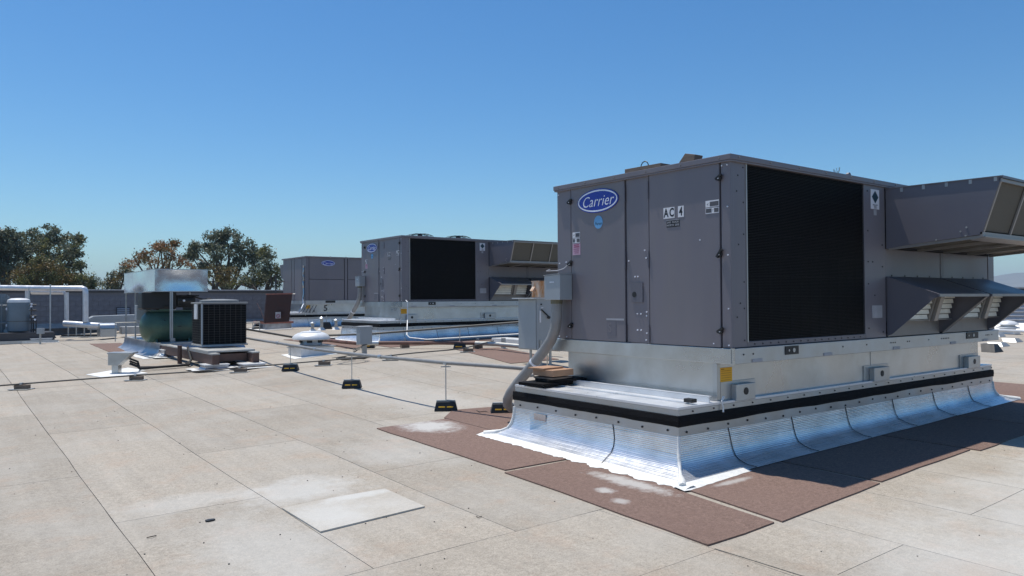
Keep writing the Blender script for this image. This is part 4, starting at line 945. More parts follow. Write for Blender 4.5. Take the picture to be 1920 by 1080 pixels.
# junction box on post
p = spot(682, 668); t = thing('junction_box', p, 'grey junction box on a post right of the mushroom vent', 'electrical box')
MB().box(-.03, -.04, 0, .06, .04, .62).obj('post', galv_dull, t)
MB().box(-.14, -.12, .27, .15, .08, .66).obj('box_body', boxgray, t, bevel=.006)
MB().box(-.15, -.125, .662, .16, .09, .672).obj('lid', whitem, t)
wr = MB()
for k in range(4):
    pts = [V(-.05 + k * .03, -.10, .27), V(-.2 - k * .05, -.2, .18), V(-.45, -.3 - k * .05, .08), V(-.7 - k * .07, -.45 + k * .03, .03)]
    wr.tube(pts, .008, 5)
for k in range(3): wr.tube([V(-.62 + (.28 + k * .04) * math.cos(a), -.75 + (.16 + .02 * k) * math.sin(a), .02 + .012 * k + .01 * math.sin(a * 3)) for a in [2 * math.pi * q / 16 for q in range(17)]], .009, 5)
o = wr.obj('loose_wires', pipe_dark); o.location = p; tag(o, 'tangle of loose wires hanging from the junction box onto the roof', 'wires')

# disconnect cabinet
px0 = at(1008, 657, 15.0)
t = thing('disconnect_cabinet', (px0.x, px0.y, g(px0.x, px0.y)), 'grey electrical disconnect cabinet standing on posts behind the thick conduit', 'electrical cabinet')
z0 = at(1008, 657, 15).z - t.location.z; z1 = at(1008, 560, 15).z - t.location.z
MB().box(0, 0, z0, .42, .62, z1).obj('cabinet_body', boxgray, t, bevel=.006)
MB().box(-.018, .03, z0 + .02, -.001, .60, z1 - .03).obj('cabinet_door', boxgray, t, bevel=.006)
MB().box(-.12, -.04, z1 + .002, .44, .68, z1 + .018).obj('rain_lid', whitem, t)
MB().box(.05, -.03, .0, .09, .01, z0 + .2).box(.30, .60, 0, .34, .64, z0 + .2).box(.30, -.03, .0, .34, .01, z0 + .2).obj('support_legs', galv_dull, t)
MB().bar(V(.10, -.012, z1 - .22), V(.27, -.03, z1 - .36), .02, .02).tube([(.28, -.004, z1 - .38), (.28, -.04, z1 - .38)], .03, 8).obj('switch_handle', black, t)
MB().box(.05, -.012, z1 - .48, .085, -.002, z1 - .24).obj('white_strip', white, t); MB().box(.08, -.006, z1 - .13, .12, -.001, z1 - .10).obj('small_plate', black, t); MB().box(.09, -.006, z1 - .19, .15, -.001, z1 - .175).obj('small_label', white, t)
MB().box(.05, -.02, z0 + .1, .2, -.003, z0 + .115).obj('hasp', galv_dull, t)
q0 = at(997, 557.5, 16.2); t = thing('rusted_box', (q0.x, q0.y, q0.z), 'rust streaked white box above the grey disconnect cabinet', 'electrical box')
MB().box(0, -.25, 0, .35, .0, .335).obj('box_body', rustbox, t, bevel=.004); MB().box(-.01, -.26, .337, .36, .01, .352).obj('lid', rustbox, t); MB().box(.1, -.2, -1.2, .14, -.16, -.002).obj('post', galv_dull, t)
MB().prism([(-.001, -.02, .12), (-.001, -.02, .23), (-.07, -.02, .14)], (0, -.1, 0)).obj('spout', rustbox, t)

# ------------------------------------------------------------------ mushroom vent
p = spot(571, 668); p = V(p.x + .25, p.y + .22, g(p.x, p.y)); t = thing('mushroom_vent', p, 'white domed mushroom vent on a square curb right of the condenser', 'vent')
MB().box(-.40, -.40, .0, .40, .40, .21).obj('curb', whitem, t, bevel=.01)
MB().box(-.43, -.43, .212, .43, .43, .235).obj('curb_cap', galv_dull, t)
o = MB().lathe([(.27, .235), (.25, .26), (.25, .36)], (0, 0, 0), 24).obj('neck', galv, t); smooth_angle(o)
for k in range(6):
    a = k * math.pi / 3; MB().box(-.06, -.02, -.03, .06, .02, .03).obj('neck_slot', black, t, loc=(.245 * math.cos(a), .245 * math.sin(a), .33)).rotation_euler = (0, 0, a + math.pi / 2)
o = MB().lathe([(.22, .37), (.40, .365), (.435, .385), (.425, .43), (.37, .485), (.30, .52), (.24, .535), (.235, .55), (.18, .56), (.0, .565)], (0, 0, 0), 32).obj('dome', whitem, t); smooth_angle(o, 35)
slab('coating_skirt', [(p.x - .62, p.y - .55), (p.x + .5, p.y - .60), (p.x + .62, p.y + .5), (p.x - .5, p.y + .6)], .006, tar, 'white coating around the foot of the mushroom vent', 'roof coating', wobble=.04)

# ------------------------------------------------------------------ gooseneck with pipes
p = spot(218, 700); t = thing('pipe_gooseneck', p, 'grey sheet metal gooseneck where black pipes leave the roof', 'gooseneck', rz=R_(-35))
MB().box(-.06, -.07, 0, .07, .08, .17).obj('neck', galv_bright, t, bevel=.004)
MB().prism([(-.12, -.10, .17), (-.12, -.10, .40), (.34, -.10, .42), (.30, -.10, .36), (.10, -.10, .19), (.08, -.10, .165)], (0, .22, 0)).obj('hood', galv_dull, t, bevel=.004)
MB().box(-.13, -.12, .402, .38, .14, .43).obj('hood_lid', galv, t, bevel=.004)
slab('coating_skirt', [spot(160, 703), spot(195, 709), spot(277, 700), spot(258, 696.5), spot(275, 695), spot(240, 690)], .006, tar, 'white coating strip around the gooseneck', 'roof coating', wobble=.03)
e = MB()
gt = p + V(.24, -.02, .24)
for k, (sag, r_) in enumerate(((.0, .022), (.06, .018), (-.02, .026))):
    q1 = spot(300, 688, .06 - sag * .3); q2 = spot(345, 683, .07); q3 = at(352, 655 - k * 2, 16.9)
    e.tube([gt + V(0, 0, .05 - k * .05), gt + V(.15, -.02, -.02 - k * .05), spot(262, 688.5 + k * 1.5, .06), q1, q2 + V(.05 * k, 0, -.02), q2.lerp(q3, .35) + V(.12, 0, -.04), q3], r_, 8)
o = e.obj('refrigerant_pipes', foam); smooth_angle(o, 60); tag(o, 'bundle of black insulated pipes from the gooseneck up to the condenser', 'pipes')

# ------------------------------------------------------------------ condenser on beams
cn = at(379, 650, 16.6); z_roof = g(cn.x, cn.y)
t = thing('condensing_unit', (cn.x, cn.y, cn.z), 'square condenser with black wire guarded coil standing on brown beams', 'air conditioner')
cw, cd, ch = .985, .86, 1.0
tankp2 = mat('taupe_cabinet_paint', (.24, .24, .23), .5, 0, 3, .1)
MB().box(.012, .012, .04, cw - .02, cd - .02, ch - .07).obj('condenser_coil', coil_m, t)
gw = MB()
for k in range(17): z = .05 + k * (ch - .13) / 16; gw.box(.0, .004, z, cw, .007, z + .0035).box(.004, .0, z, .007, cd, z + .0035)
for k in range(9): x = .02 + k * (cw - .04) / 8; gw.box(x, .0, .04, x + .0045, .004, ch - .06)
for k in range(6): y = .02 + k * (cd - .04) / 5; gw.box(.0, y, .04, .006, y + .006, ch - .06)
gw.obj('wire_guard', pipe_dark, t)
MB().box(-.015, -.02, 0, cw + .015, cd + .015, .035).obj('base_pan', galv_dull, t, bevel=.006)
MB().box(-.02, -.02, ch - .055, cw + .02, cd + .02, ch - .02).obj('top_panel', tankp2, t, bevel=.01)
MB().lathe([(.42, ch - .02), (.42, ch + .02), (.36, ch + .035), (.1, ch + .05), (.0, ch + .05)], (cw / 2, cd / 2, 0), 28).obj('fan_guard', tankp2, t)
MB().box(-.02, -.012, .04, .012, .02, ch - .06).obj('control_cover', boxgray, t)
MB().box(-.03, .32, .60, -.002, .56, ch - .06).obj('electrical_cover', whitem, t)
# beams
bz = cn.z - .10
def beam(x, y0, y1, label):
    t = thing('support_beam', (x, y0, bz), label, 'beam', 'brown beams under the condenser')
    MB().box(-.07, 0, -.20, .07, y1 - y0, .0).obj('timber', beam_m, t, bevel=.004); MB().box(-.078, -.01, .001, .078, y1 - y0, .03).obj('metal_cap', galv_dull, t)
b1 = at(405, 668, 15.4); b2 = at(480, 664, 15.9)
beam(b1.x, b1.y, b1.y + 5.0, 'left brown beam with metal cap, its end resting on a foil curb'); beam(b2.x, b2.y, b2.y + 2.2, 'right brown beam with metal cap in front of the condenser')
for yy, l in ((b1.y + .38, 'near cross beam under the condenser'), (b1.y + 1.45, 'far cross beam under the condenser')):
    t = thing('support_beam', (b1.x + .09, yy, bz), l, 'beam', 'brown beams under the condenser'); MB().box(0, -.05, -.16, b2.x - b1.x - .18, .05, -.01).obj('timber', beam_m, t)
t = thing('condenser_deck', (b1.x - .08, b1.y + .3, bz + .032), 'grey metal deck between the condenser and its beams', 'deck'); MB().box(0, 0, 0, b2.x - b1.x + .16, 1.5, .035).obj('deck_plate', galv_dull, t)
tag(MB().tube([at(337, 648, 17), at(337, 660, 17), at(337, 682, 17)], .05, 8).obj('brown_post', beam_m), 'short brown post beside the left beam where the black pipes rise', 'post')
def foilcurb(x, y, h, w, d, label):
    z = g(x, y); t = thing('foil_curb', (x, y, z), label, 'curb', 'small foil curbs')
    v = []; 
    prof = [(0, h), (.0, h * .5), (.03, h * .2), (.10, .015)]
    rr = []
    mb = MB()
    for (o_, zz) in prof:
        mb.v += [(-w / 2 - o_, -d / 2 - o_, zz), (w / 2 + o_, -d / 2 - o_, zz), (w / 2 + o_, d / 2 + o_, zz), (-w / 2 - o_, d / 2 + o_, zz)]
    for j in range(3):
        for i in range(4): a = j * 4; mb.f.append((a + (i + 1) % 4, a + i, a + 4 + i, a + 4 + (i + 1) % 4))
    o = mb.obj('curb_foil', foil_s, t); MB().box(-w / 2 - .02, -d / 2 - .02, h, w / 2 + .02, d / 2 + .02, h + .018).obj('curb_cap', whitem, t)
    mb = MB(); k = 28; ring = []
    for i in range(k):
        a = 2 * math.pi * i / k; c_, s_ = math.cos(a), math.sin(a); m_ = max(abs(c_), abs(s_)); q = .24 + .07 * noise.noise(Vector((i * .7, x, y)))
        ring.append(((w / 2 + q) * c_ / m_, (d / 2 + q) * s_ / m_, .008))
    mb.prism(ring, (0, 0, .006)); mb.obj('base_coating', tar, t)
    return t
foil_s = mat('smooth_foil', (.36, .38, .42), .36, .85, 6, .2, .08, 7)
q = spot(404, 694); zt_ = bz - .20
foilcurb(q.x + .02, q.y + .15, zt_ - g(q.x, q.y) - .02, .46, .40, 'foil curb under the near end of the left beam')
q = spot(476, 689); foilcurb(q.x, q.y + .15, zt_ - g(q.x, q.y) - .02, .44, .40, 'foil curb under the near end of the right beam')
q = spot(315, 670); foilcurb(q.x + .1, q.y + .1, .17, .42, .42, 'low foil curb behind the brown post')

# ------------------------------------------------------------------ tank platform
pc = (3.95, 19.9); 
def platform():
    q0 = at(300, 648, 19.0); x0, y0 = q0.x, q0.y; z0 = g(x0, y0); zt = at(300, 640, 19.0).z
    t = thing('tank_platform', (x0, y0, 0), 'long low platform with foil flashing carrying the green tank', 'platform')
    H = .52 + .0; zt = z0 + .34; L = 4.6; W = 2.1
    MB().box(0, 0, z0, W, L, zt).obj('platform_deck', galv_dull, t)
    prof = [(0, zt - .03), (.01, zt - .15), (.05, z0 + .10), (.14, z0 + .03), (.3, z0 + .012)]
    for (p0, d, n, ln) in (((0, 0, 0), (0, 1, 0), (-1, 0, 0), L), ((0, 0, 0), (1, 0, 0), (0, -1, 0), W)):
        mb = MB(); p0 = V(*p0); d = V(*d); n = V(*n)
        for i, (s_, e_) in enumerate(((0, -1), (ln * .33, 0), (ln * .66, 0), (ln, 1))):
            for o_, z in prof: pp = p0 + d * (s_ + e_ * o_) + n * (o_ + .004); mb.v.append((pp.x, pp.y, z + .0))
        k = len(prof)
        for i in range(3):
            for j in range(k - 1): a = i * k + j; mb.f.append((a, a + 1, a + k + 1, a + k))
        o = mb.obj('flashing_sheet', foil_s, t)
        if o.data.polygons[0].normal.dot(n) < 0: o.data.flip_normals()
        smooth_angle(o, 60)
    slab('coating_skirt', [(x0 - .45, y0 - .35), (x0 - .02, y0 - .45), (x0 - .02, y0 + L + .3), (x0 - .5, y0 + L + .2)], .006, tar, 'white coating along the foot of the tank platform', 'roof coating', wobble=.05)
    return x0, y0, zt
tx, ty, tz = platform()
# green tank: axis along X
gc = at(318, 612, 19.9); R0 = .41
t = thing('green_tank', (gc.x, gc.y, tz), 'large green horizontal tank on the platform left of the condenser', 'tank')
h_ = gc.z - tz; L2 = .55
prof = [(-L2 - .17, .0), (-L2 - .16, .14), (-L2 - .11, .28), (-L2 - .03, .38), (-L2 + .04, R0), (L2 - .04, R0), (L2 + .03, .38), (L2 + .11, .28), (L2 + .16, .14), (L2 + .17, .0)]
mb = MB(); n = 32
for a, r_ in prof:
    for k in range(n): w = 2 * math.pi * k / n; mb.v.append((a, r_ * math.cos(w), h_ + r_ * math.sin(w)))
for i in range(len(prof) - 1):
    for k in range(n): q = i * n; mb.f.append((q + (k + 1) % n, q + k, q + n + k, q + n + (k + 1) % n))
o = mb.obj('tank_shell', greenp, t); smooth_angle(o, 60)
for a in (-.28, .45):
    MB().tube([(a - .012, 0, h_), (a + .012, 0, h_)], R0 + .006, 32).obj('weld_band', greenp, t)
for a in (-.4, .4): MB().prism([(a, -.32, 0), (a, .32, 0), (a, .26, h_ - .28), (a, -.26, h_ - .28)], (.05, 0, 0)).obj('tank_foot', greenp, t)
MB().tube([(-.2, -R0 * .88, h_ + .17), (-.2, -R0 * .92, h_ + .16)], .02, 8).box(.1, -R0 - .004, h_ + .0, .2, -R0 + .005, h_ + .02).obj('tank_plate', black, t)
# pump set on top of the tank
t = thing('pump_motor', (gc.x, gc.y, gc.z + R0 + .02), 'dark compressor and motor mounted on top of the green tank', 'pump')
MB().box(-.5, -.2, -.03, .55, .2, .0).box(-.3, -.22, .0, -.05, .22, .05).obj('mount_plate', greenp, t)
MB().box(-.72, -.24, .02, .12, .26, .48).obj('belt_guard', black, t, bevel=.04)
o = MB().tube([(.15, -.05, .24), (.55, -.05, .24)], .17, 16).obj('motor', black, t)
MB().tube([(.30, -.23, .25), (.30, -.26, .25)], .03, 10).obj('motor_label', silverl, t)
MB().box(.36, -.12, .0, .62, .14, .38).box(.5, -.1, .36, .72, .1, .40).tube([(.4, -.1, .40), (.8, -.2, .28), (1.0, -.2, .30)], .02, 6).tube([(-.2, -.28, .1), (.7, -.3, .12), (.8, -.3, -.2)], .015, 6).obj('pump_head', black, t)
# canopy
k0 = at(290, 545.5, 19.2); cz = k0.z
t = thing('sheet_metal_canopy', (k0.x, k0.y, 0), 'shiny sheet metal canopy on posts over the green tank', 'canopy')
cwx, cwy, chh = 1.29, 4.0, .55
xf = lambda u, v, z: (u, v, z)
# front and left sheets with a slight bow so they reflect unevenly
MB().grid(lambda u, v: (cwx * u, .02 * math.sin(u * math.pi * 1.0) * math.sin(v * 3.1) + .006 * math.sin(u * 9), cz + chh * v), 24, 6).obj('front_sheet', galv_mir, t) if 'galv_mir' in globals() else None
galv_mir = mat('polished_sheet_metal', (.70, .74, .78), .18, 1.0, 3.0, .05, .35, 1.6)
o = MB().grid(lambda u, v: (cwx * u, -.001 + .02 * math.sin(u * math.pi) * math.sin(v * 3.1) + .006 * math.sin(u * 9), cz + chh * v), 24, 6).obj('front_sheet', galv_mir, t); smooth_angle(o, 80)
o = MB().grid(lambda u, v: (.012 * math.sin(u * 9.0) * math.sin(v * 3.1), cwy * (1 - u), cz + chh * v), 24, 6).obj('left_sheet', galv_mir, t); smooth_angle(o, 80)
MB().box(.0, cwy, cz, cwx, cwy + .01, cz + chh).box(cwx, 0, cz, cwx + .01, cwy, cz + chh).obj('rear_sheet', galv_mir, t)
MB().box(-.01, -.01, cz + chh, cwx + .02, cwy + .02, cz + chh + .02).obj('top_sheet', galv_bright, t)
MB().box(-.008, -.012, cz - .02, cwx + .01, .01, cz).box(-.012, .01, cz - .02, .01, cwy, cz).obj('bottom_edge', galv, t)
for (u, v) in ((.42, .02), (1.25, 1.6), (.04, 2.6), (.03, 3.9), (1.25, 3.9)):
    pz = tz if u > 0 else tz
    MB().box(u - .018, v - .018, pz, u + .018, v + .018, cz).obj('post', galv, t)
MB().box(.37, -.02, tz, .49, .07, tz + .1).obj('post_foot', galv, t)
MB().tube([(.37, -.01, cz), (.37, -.01, tz + .1)], .014, 6).obj('conduit', galv, t)
# control boxes and ladder-like strut frame at the left of the platform
t = thing('control_stand', (tx + .15, ty + 1.5, tz), 'strut frame with grey control boxes left of the green tank', 'control stand')
MB().box(-.2, .0, 0, -.16, .04, 1.3).box(.12, .0, 0, .16, .04, .95).box(.30, -.5, 0, .34, -.46, .75).obj('strut_post', galv_dull, t)
MB().box(-.4, .06, .55, .02, .3, .95).obj('meter_box', boxgray, t, bevel=.01)
MB().box(-.35, .05, .95, -.2, .2, 1.25).box(.06, .05, .85, .2, .2, 1.2).obj('breaker_box', black, t)
MB().box(.25, .5, .5, .7, .9, .95).obj('white_box', whitem, t, bevel=.02)
MB().tube([(-.9, .1, .5), (.5, .1, .5)], .012, 6).tube([(-.9, .1, 0), (-.9, .1, .5)], .012, 6).obj('guard_rail', galv_dull, t)

# ------------------------------------------------------------------ far left plant
def foil_duct():
    D = 27.0
    t = thing('insulated_duct', at(100, 620, D), 'silver insulated pipe loop rising in front of the far wall', 'duct')
    o0 = Vector(t.location)
    def T(path, r, name): o = MB().tube([p - o0 for p in path], r, 14).obj(name, duct_m, t); smooth_angle(o, 50)
    T([at(-20, 539.5, D), at(0, 539.5, D), at(40, 540, D), at(90, 540.5, D), at(155, 540.8, D), at(158.5, 542, D), at(160, 545, D), at(160.4, 552, D), at(160.5, 575, D), at(160.5, 604, D)], .095, 'main_pipe')
    T([at(60, 547, D + .6), at(120, 547, D + .6)], .10, 'lower_pipe')
    T([at(124.5, 548, D + .7), at(125, 575, D + .7), at(125, 607, D + .7)], .075, 'riser_pipe')
    T([at(51, 545, D + .7), at(51, 580, D + .7)], .07, 'riser_pipe')
    T([at(120, 606.5, D), at(140, 607.5, D), at(165, 609.5, D), at(195, 611, D)], .10, 'low_pipe')
    for px in (128, 143, 158, 170): MB().box(-.02, -.02, 0, .02, .02, .4).obj('pipe_stand', galv_dull, t, loc=at(px, 629, D) - o0)
    for px in (54, 94): MB().box(-.02, -.02, 0, .02, .02, 1.9).obj('pipe_stand', galv, t, loc=at(px, 640 if px == 54 else 634, D - .5) - o0)
duct_m = mat('insulation_jacket', (.66, .67, .70), .38, .5, 6, .1, .12, 9)
foil_duct()
p = at(191, 632, 26.6); t = thing('metal_elbow', p, 'rounded bright metal duct end beside the tank platform', 'duct')
o = MB().prism([V(-.05, .0, 0)] + [V(-.05, .0 + .0, .3)] + [V(-.05 + .0, .18 - .18 * math.cos(a), .28 + .20 * math.sin(a)) for a in [math.pi * .5 * k / 6 for k in range(7)]] + [V(-.05, .7, .48), V(-.05, .7, 0)], (.52, 0, 0)).obj('elbow_shell', galv_bright, t, bevel=.01)
p = at(212, 625, 27); t = thing('low_duct', p, 'long low galvanised duct box between the elbow and the platform', 'duct'); MB().box(.3, .1, -.05, 3.2, .6, .22).obj('duct_box', galv_dull, t, bevel=.01)
p = at(168, 609, 29.5); t = thing('grey_duct_run', p, 'flat grey duct with rounded end in front of the wall louvre', 'duct'); MB().prism([V(0, 0, -.2), V(0, 0, .25), V(.15, 0, .34), V(2.0, 0, .38), V(2.15, 0, .25), V(2.25, 0, -.3)], (0, .6, 0)).obj('duct_body', boxgray, t, bevel=.02)
p = spot(35, 634); p = at(35, 622, 26.0); zr = g(p.x, p.y)
t = thing('storage_tank', (p.x, p.y, p.z), 'grey upright cylindrical tank at the left edge of the photo', 'tank')
o = MB().lathe([(.30, 0), (.34, .03), (.345, 1.02), (.33, 1.10), (.22, 1.15), (.06, 1.16), (0, 1.16)], (0, 0, 0), 28).obj('tank_body', tankp, t); smooth_angle(o, 50)
o = MB().lathe([(.3465, .355), (.3465, .375)], (0, 0, 0), 28).obj('tank_band', pipe_dark, t)
o = MB().lathe([(.347, 1.01), (.347, 1.02), (.335, 1.10), (.225, 1.152), (.06, 1.162), (0, 1.162)], (0, 0, .001), 28).obj('tank_top', whitem, t); smooth_angle(o, 50)
t = thing('plant_skid', (p.x, p.y, zr), 'dark equipment skid under the grey upright tank', 'skid')
MB().box(-1.6, -.7, .02, 1.0, .6, p.z - zr - .02).obj('skid_base', capd, t)
MB().box(-1.6, -.8, .0, 1.1, -.72, .10).obj('skid_rail', galv, t)
t = thing('valve_pipes', at(60, 622, 26.0), 'cluster of valves and thin pipes right of the grey upright tank', 'valves')
vp = MB(); vp.tube([(-.02, 0, -.2), (-.02, 0, .95)], .02, 6).tube([(.05, .1, -.2), (.05, .1, .6)], .025, 6).tube([(.12, 0, -.3), (.12, 0, .45)], .02, 6)
for z in (.93, .75, .55, .48, .35): vp.tube([(-.08, -.05, z), (.12, -.05, z)], .03, 6)
vp.obj('valve_body', capd, t)
vh = MB()
for x, z in ((-.02, .96), (-.03, .88), (.02, .52), (.08, .42)): vh.tube([(x, -.09, z), (x, -.02, z)], .035, 8)
vh.obj('valve_handle', silverl, t)
t = thing('valve_pipes', at(8, 622, 25.8), 'bundle of vertical pipes left of the grey upright tank', 'valves')
vp = MB()
for x in (-.35, -.2, -.08, .08, .12): vp.tube([(x, 0, -.3), (x, 0, 1.35 - abs(x))], .025, 6)
vp.tube([(-.5, 0, .9), (.2, 0, .9)], .03, 6).tube([(-.5, 0, .3), (.25, 0, .3)], .04, 6).box(-.7, .2, -.3, .05, .5, 1.3); vp.obj('pipe_cluster', tankp, t)
for x, z in ((.08, .78), (.08, .22)): MB().tube([(x, -.1, z), (x, 0, z)], .05, 8).obj('valve_handle', silverl, t)
for px, py, l, h_ in ((13, 643.5, 'small box on a short stake left of the foil curb', .30), (75, 645, 'small box on a short stake in front of the foil curb', .36)):
    p = spot(px, py); t = thing('stake_box', p, l, 'junction box', 'small boxes on stakes', rz=R_(-30)); MB().box(-.015, -.02, 0, .03, .02, h_).obj('stake', galv_dull, t); MB().box(-.08, -.06, h_ - .02, .12, .05, h_ + .17).obj('box_body', boxgray, t)
q = spot(78, 643); foilcurb(q.x, q.y + .3, .14, .62, .5, 'low foil curb in front of the far left plant')
for px, py, l in ((44, 641, 'black rubber block left of the far left foil curb'), (98, 634, 'dark flat block beyond the foil curb')):
    p = spot(px, py); o = MB().prism([(-.13, -.1, 0), (.13, -.1, 0), (.06, -.05, .13), (-.06, -.05, .13)], (0, .14, 0)).obj('rubber_block', black); o.location = p; tag(o, l, 'rubber block')
for px, l in ((135, 'left dark frame lying on the far roof'), (170, 'right dark frame lying on the far roof')):
    p = spot(px, 632.5); t = thing('sleeper_rack', (p.x, p.y, p.z), l, 'rack', rz=R_(-38)); MB().box(-.42, 0, .03, .40, .5, .10).obj('dark_sleeper', black, t); MB().box(-.44, -.05, .0, .42, -.01, .04).box(.36, -.06, .0, .42, -.0, .14).obj('frame_rail', galv, t)
# base line pipes near the middle distance railing
def railing(pts, label, h=.5):
    t = thing('guard_rail', pts[0], label, 'railing'); o0 = pts[0]; mb = MB()
    top = [p + V(0, 0, h) - o0 for p in pts]; mb.tube(top, .018, 6)
    mb.tube([p + V(0, 0, h * .45) - o0 for p in pts], .012, 6)
    mb.obj('rail', galv_dull, t)
    for p in pts: MB().tube([p - o0, p + V(0, 0, h) - o0], .016, 6).obj('rail_post', galv_dull, t)
railing([spot(460, 621), spot(474, 620.5), spot(487, 620)], 'low thin railing left of the open red hatch', .32)
railing([spot(540, 612) + V(0, .3, 0), spot(590, 612) + V(0, .3, 0)], 'grey rail frame right of the open red hatch', 1.35)
t = thing('ladder_rail', spot(533, 612) + V(0, 1.0, 0), 'dark ladder hand rails standing behind the red hatch', 'ladder'); MB().tube([(0, 0, 0), (0, 0, 2.15)], .03, 6).tube([(.45, 0, 0), (.45, 0, 2.1)], .03, 6).tube([(0, 0, 1.9), (.45, 0, 1.9)], .02, 6).obj('hand_rail', capd, t)

# ------------------------------------------------------------------ red hatch
p = spot(497, 618); t = thing('roof_hatch', (p.x, p.y, p.z), 'open dark red roof hatch with a sticker inside its lid', 'hatch')
MB().box(.02, .02, .0, 1.05, 1.3, .22).obj('hatch_curb', foil_s, t)
MB().box(-.02, -.02, .222, 1.12, 1.34, .30).obj('hatch_rim', redl, t, bevel=.005)
M0 = V(-.1, .9, .30)
q0 = at(495, 605.5, 28.6) - Vector(t.location); q1 = at(542, 603, 28.6) - Vector(t.location); q2 = at(548, 551.5, 28.6) - Vector(t.location); q3 = at(500, 553, 28.6) - Vector(t.location)
lid = MB().prism([q0, q1, q2, q3], (.0, .07, .0)).obj('hatch_lid', redp, t)
MB().prism([q3 + V(-.01, -.02, .0), q2 + V(.01, -.02, 0), q2 + V(.01, -.02, .05), q3 + V(-.01, -.02, .05)], (0, .1, 0)).obj('lid_edge', redl, lid)
c_ = at(521.5, 591, 28.45) - Vector(t.location); ax = (q1 - q0).normalized()
o = MB().prism([c_ - ax * .10 + V(0, 0, -.12), c_ + ax * .10 + V(0, 0, -.12), c_ + ax * .10 + V(0, 0, .12), c_ - ax * .10 + V(0, 0, .12)], (0, .01, 0)).obj('lid_sticker', white_dim, lid)
nrm = Vector((ax.y, -ax.x, 0)); up_ = V(0, 0, 1)
ring = MB(); rc = c_ + nrm * .006 + V(0, 0, -.03)
for i in range(20):
    a0, a1 = 2 * math.pi * i / 20, 2 * math.pi * (i + 1) / 20
    ring.quad(*[rc + ax * (math.cos(a) * r_) + up_ * (math.sin(a) * r_) for a, r_ in ((a0, .075), (a1, .075), (a1, .052), (a0, .052))])
ring.quad(rc - ax * .05 + up_ * .04, rc - ax * .04 + up_ * .05, rc + ax * .05 - up_ * .04, rc + ax * .04 - up_ * .05)
ring.obj('sticker_print', redink, o)
MB().box(-.06, -.04, .30, .0, .9, .34).tube([(.0, .02, .3), (.02, .5, .7), (.0, .9, 1.0)], .015, 6).obj('hatch_stay', redp, t)
slab('coating_skirt', [V(p.x - .35, p.y - .35, 0), V(p.x + .9, p.y - .4, 0), V(p.x + 1.3, p.y + 1.4, 0), V(p.x - .3, p.y + 1.5, 0)], .006, tar, 'white coating around the open red hatch', 'roof coating', wobble=.04)
p = spot(482, 617); o = MB().prism([(-.2, -.12, 0), (.2, -.12, 0), (.12, -.05, .16), (-.05, -.05, .2)], (0, .2, 0)).obj('rubber_block', black); o.location = p; tag(o, 'dark block left of the open red hatch', 'rubber block')
# small vents between hatch and middle unit
for px, py, l, s in ((603, 619, 'white vent stub with collar left of the middle unit', 1.0), (586, 622, 'small galvanised vent with conical cap by the hatch', .7), (630, 618, 'tall thin vent pipe in front of the far unit', .8)):
    p = spot(px, py); t = thing('vent_pipe', p, l, 'vent pipe', 'small vent pipes')
    MB().lathe([(.16, 0), (.10, .06), (.07, .10)], (0, 0, 0), 14).obj('vent_flashing', tar, t); MB().lathe([(.055, .08), (.055, .42 * s)], (0, 0, 0), 14).obj('pipe', galv_dull, t)
    MB().lathe([(.11, .40 * s), (.11, .44 * s), (.03, .50 * s), (0, .50 * s)], (0, 0, 0), 14).obj('vent_cap', galv_bright, t)
for px, py, l in ((612, 617, 'black block against the foil of the far unit'),):
    p = spot(px, py); t = thing('pipe_support', p, l, 'pipe support', GB); MB().prism([(-.2, -.1, 0), (.2, -.1, 0), (.12, -.05, .26), (-.12, -.05, .26)], (0, .2, 0)).obj('rubber_base', black, t); MB().tube([(0, 0, .2), (0, 0, .5)], .02, 6).obj('threaded_rod', galv, t)

# ------------------------------------------------------------------ things beyond the right end of the near unit
for (px, py, D_, s, l) in ((1890, 626, 24.5, 1.0, 'white louvred dome vent beyond the far right end of the near unit'),):
    p = spot(px, py); t = thing('dome_vent', p, l, 'vent')
    MB().box(-.28, -.28, 0, .28, .28, .12).obj('vent_curb', whitem, t); o = MB().lathe([(.24, .12), (.24, .18), (.36, .19), (.36, .22), (.22, .27), (.22, .31), (.33, .32), (.31, .37), (.18, .44), (.0, .47)], (0, 0, 0), 24).obj('vent_dome', whitem, t); smooth_angle(o, 40)
for px, py, l in ((1898, 641, 'white low cover beyond the near unit'), (1868, 631, 'grey low box beyond the near unit rail'), (1872, 649, 'pale wedge cover near the far rail end')):
    p = spot(px, py); t = thing('low_cover', p, l, 'cover'); MB().prism([(-.26, -.2, 0), (.26, -.2, 0), (.16, -.12, .11), (-.16, -.12, .11)], (0, .34, 0)).obj('cover_body', boxgray if 'grey' in l else galv_dull, t)
p = spot(1861, 660); t = thing('pipe_support', p, 'black support block beyond the far end of the near unit', 'pipe support', GB); MB().prism([(-.26, -.15, .0), (.26, -.15, 0), (.12, -.08, .20), (-.12, -.08, .20)], (0, .3, 0)).obj('rubber_base', black, t)
tag(MB().tube([spot(1935, 622, .3), spot(1850, 618, .3)], .04, 8).obj('far_pipe', whitem), 'white pipe along the right parapet base', 'pipe')

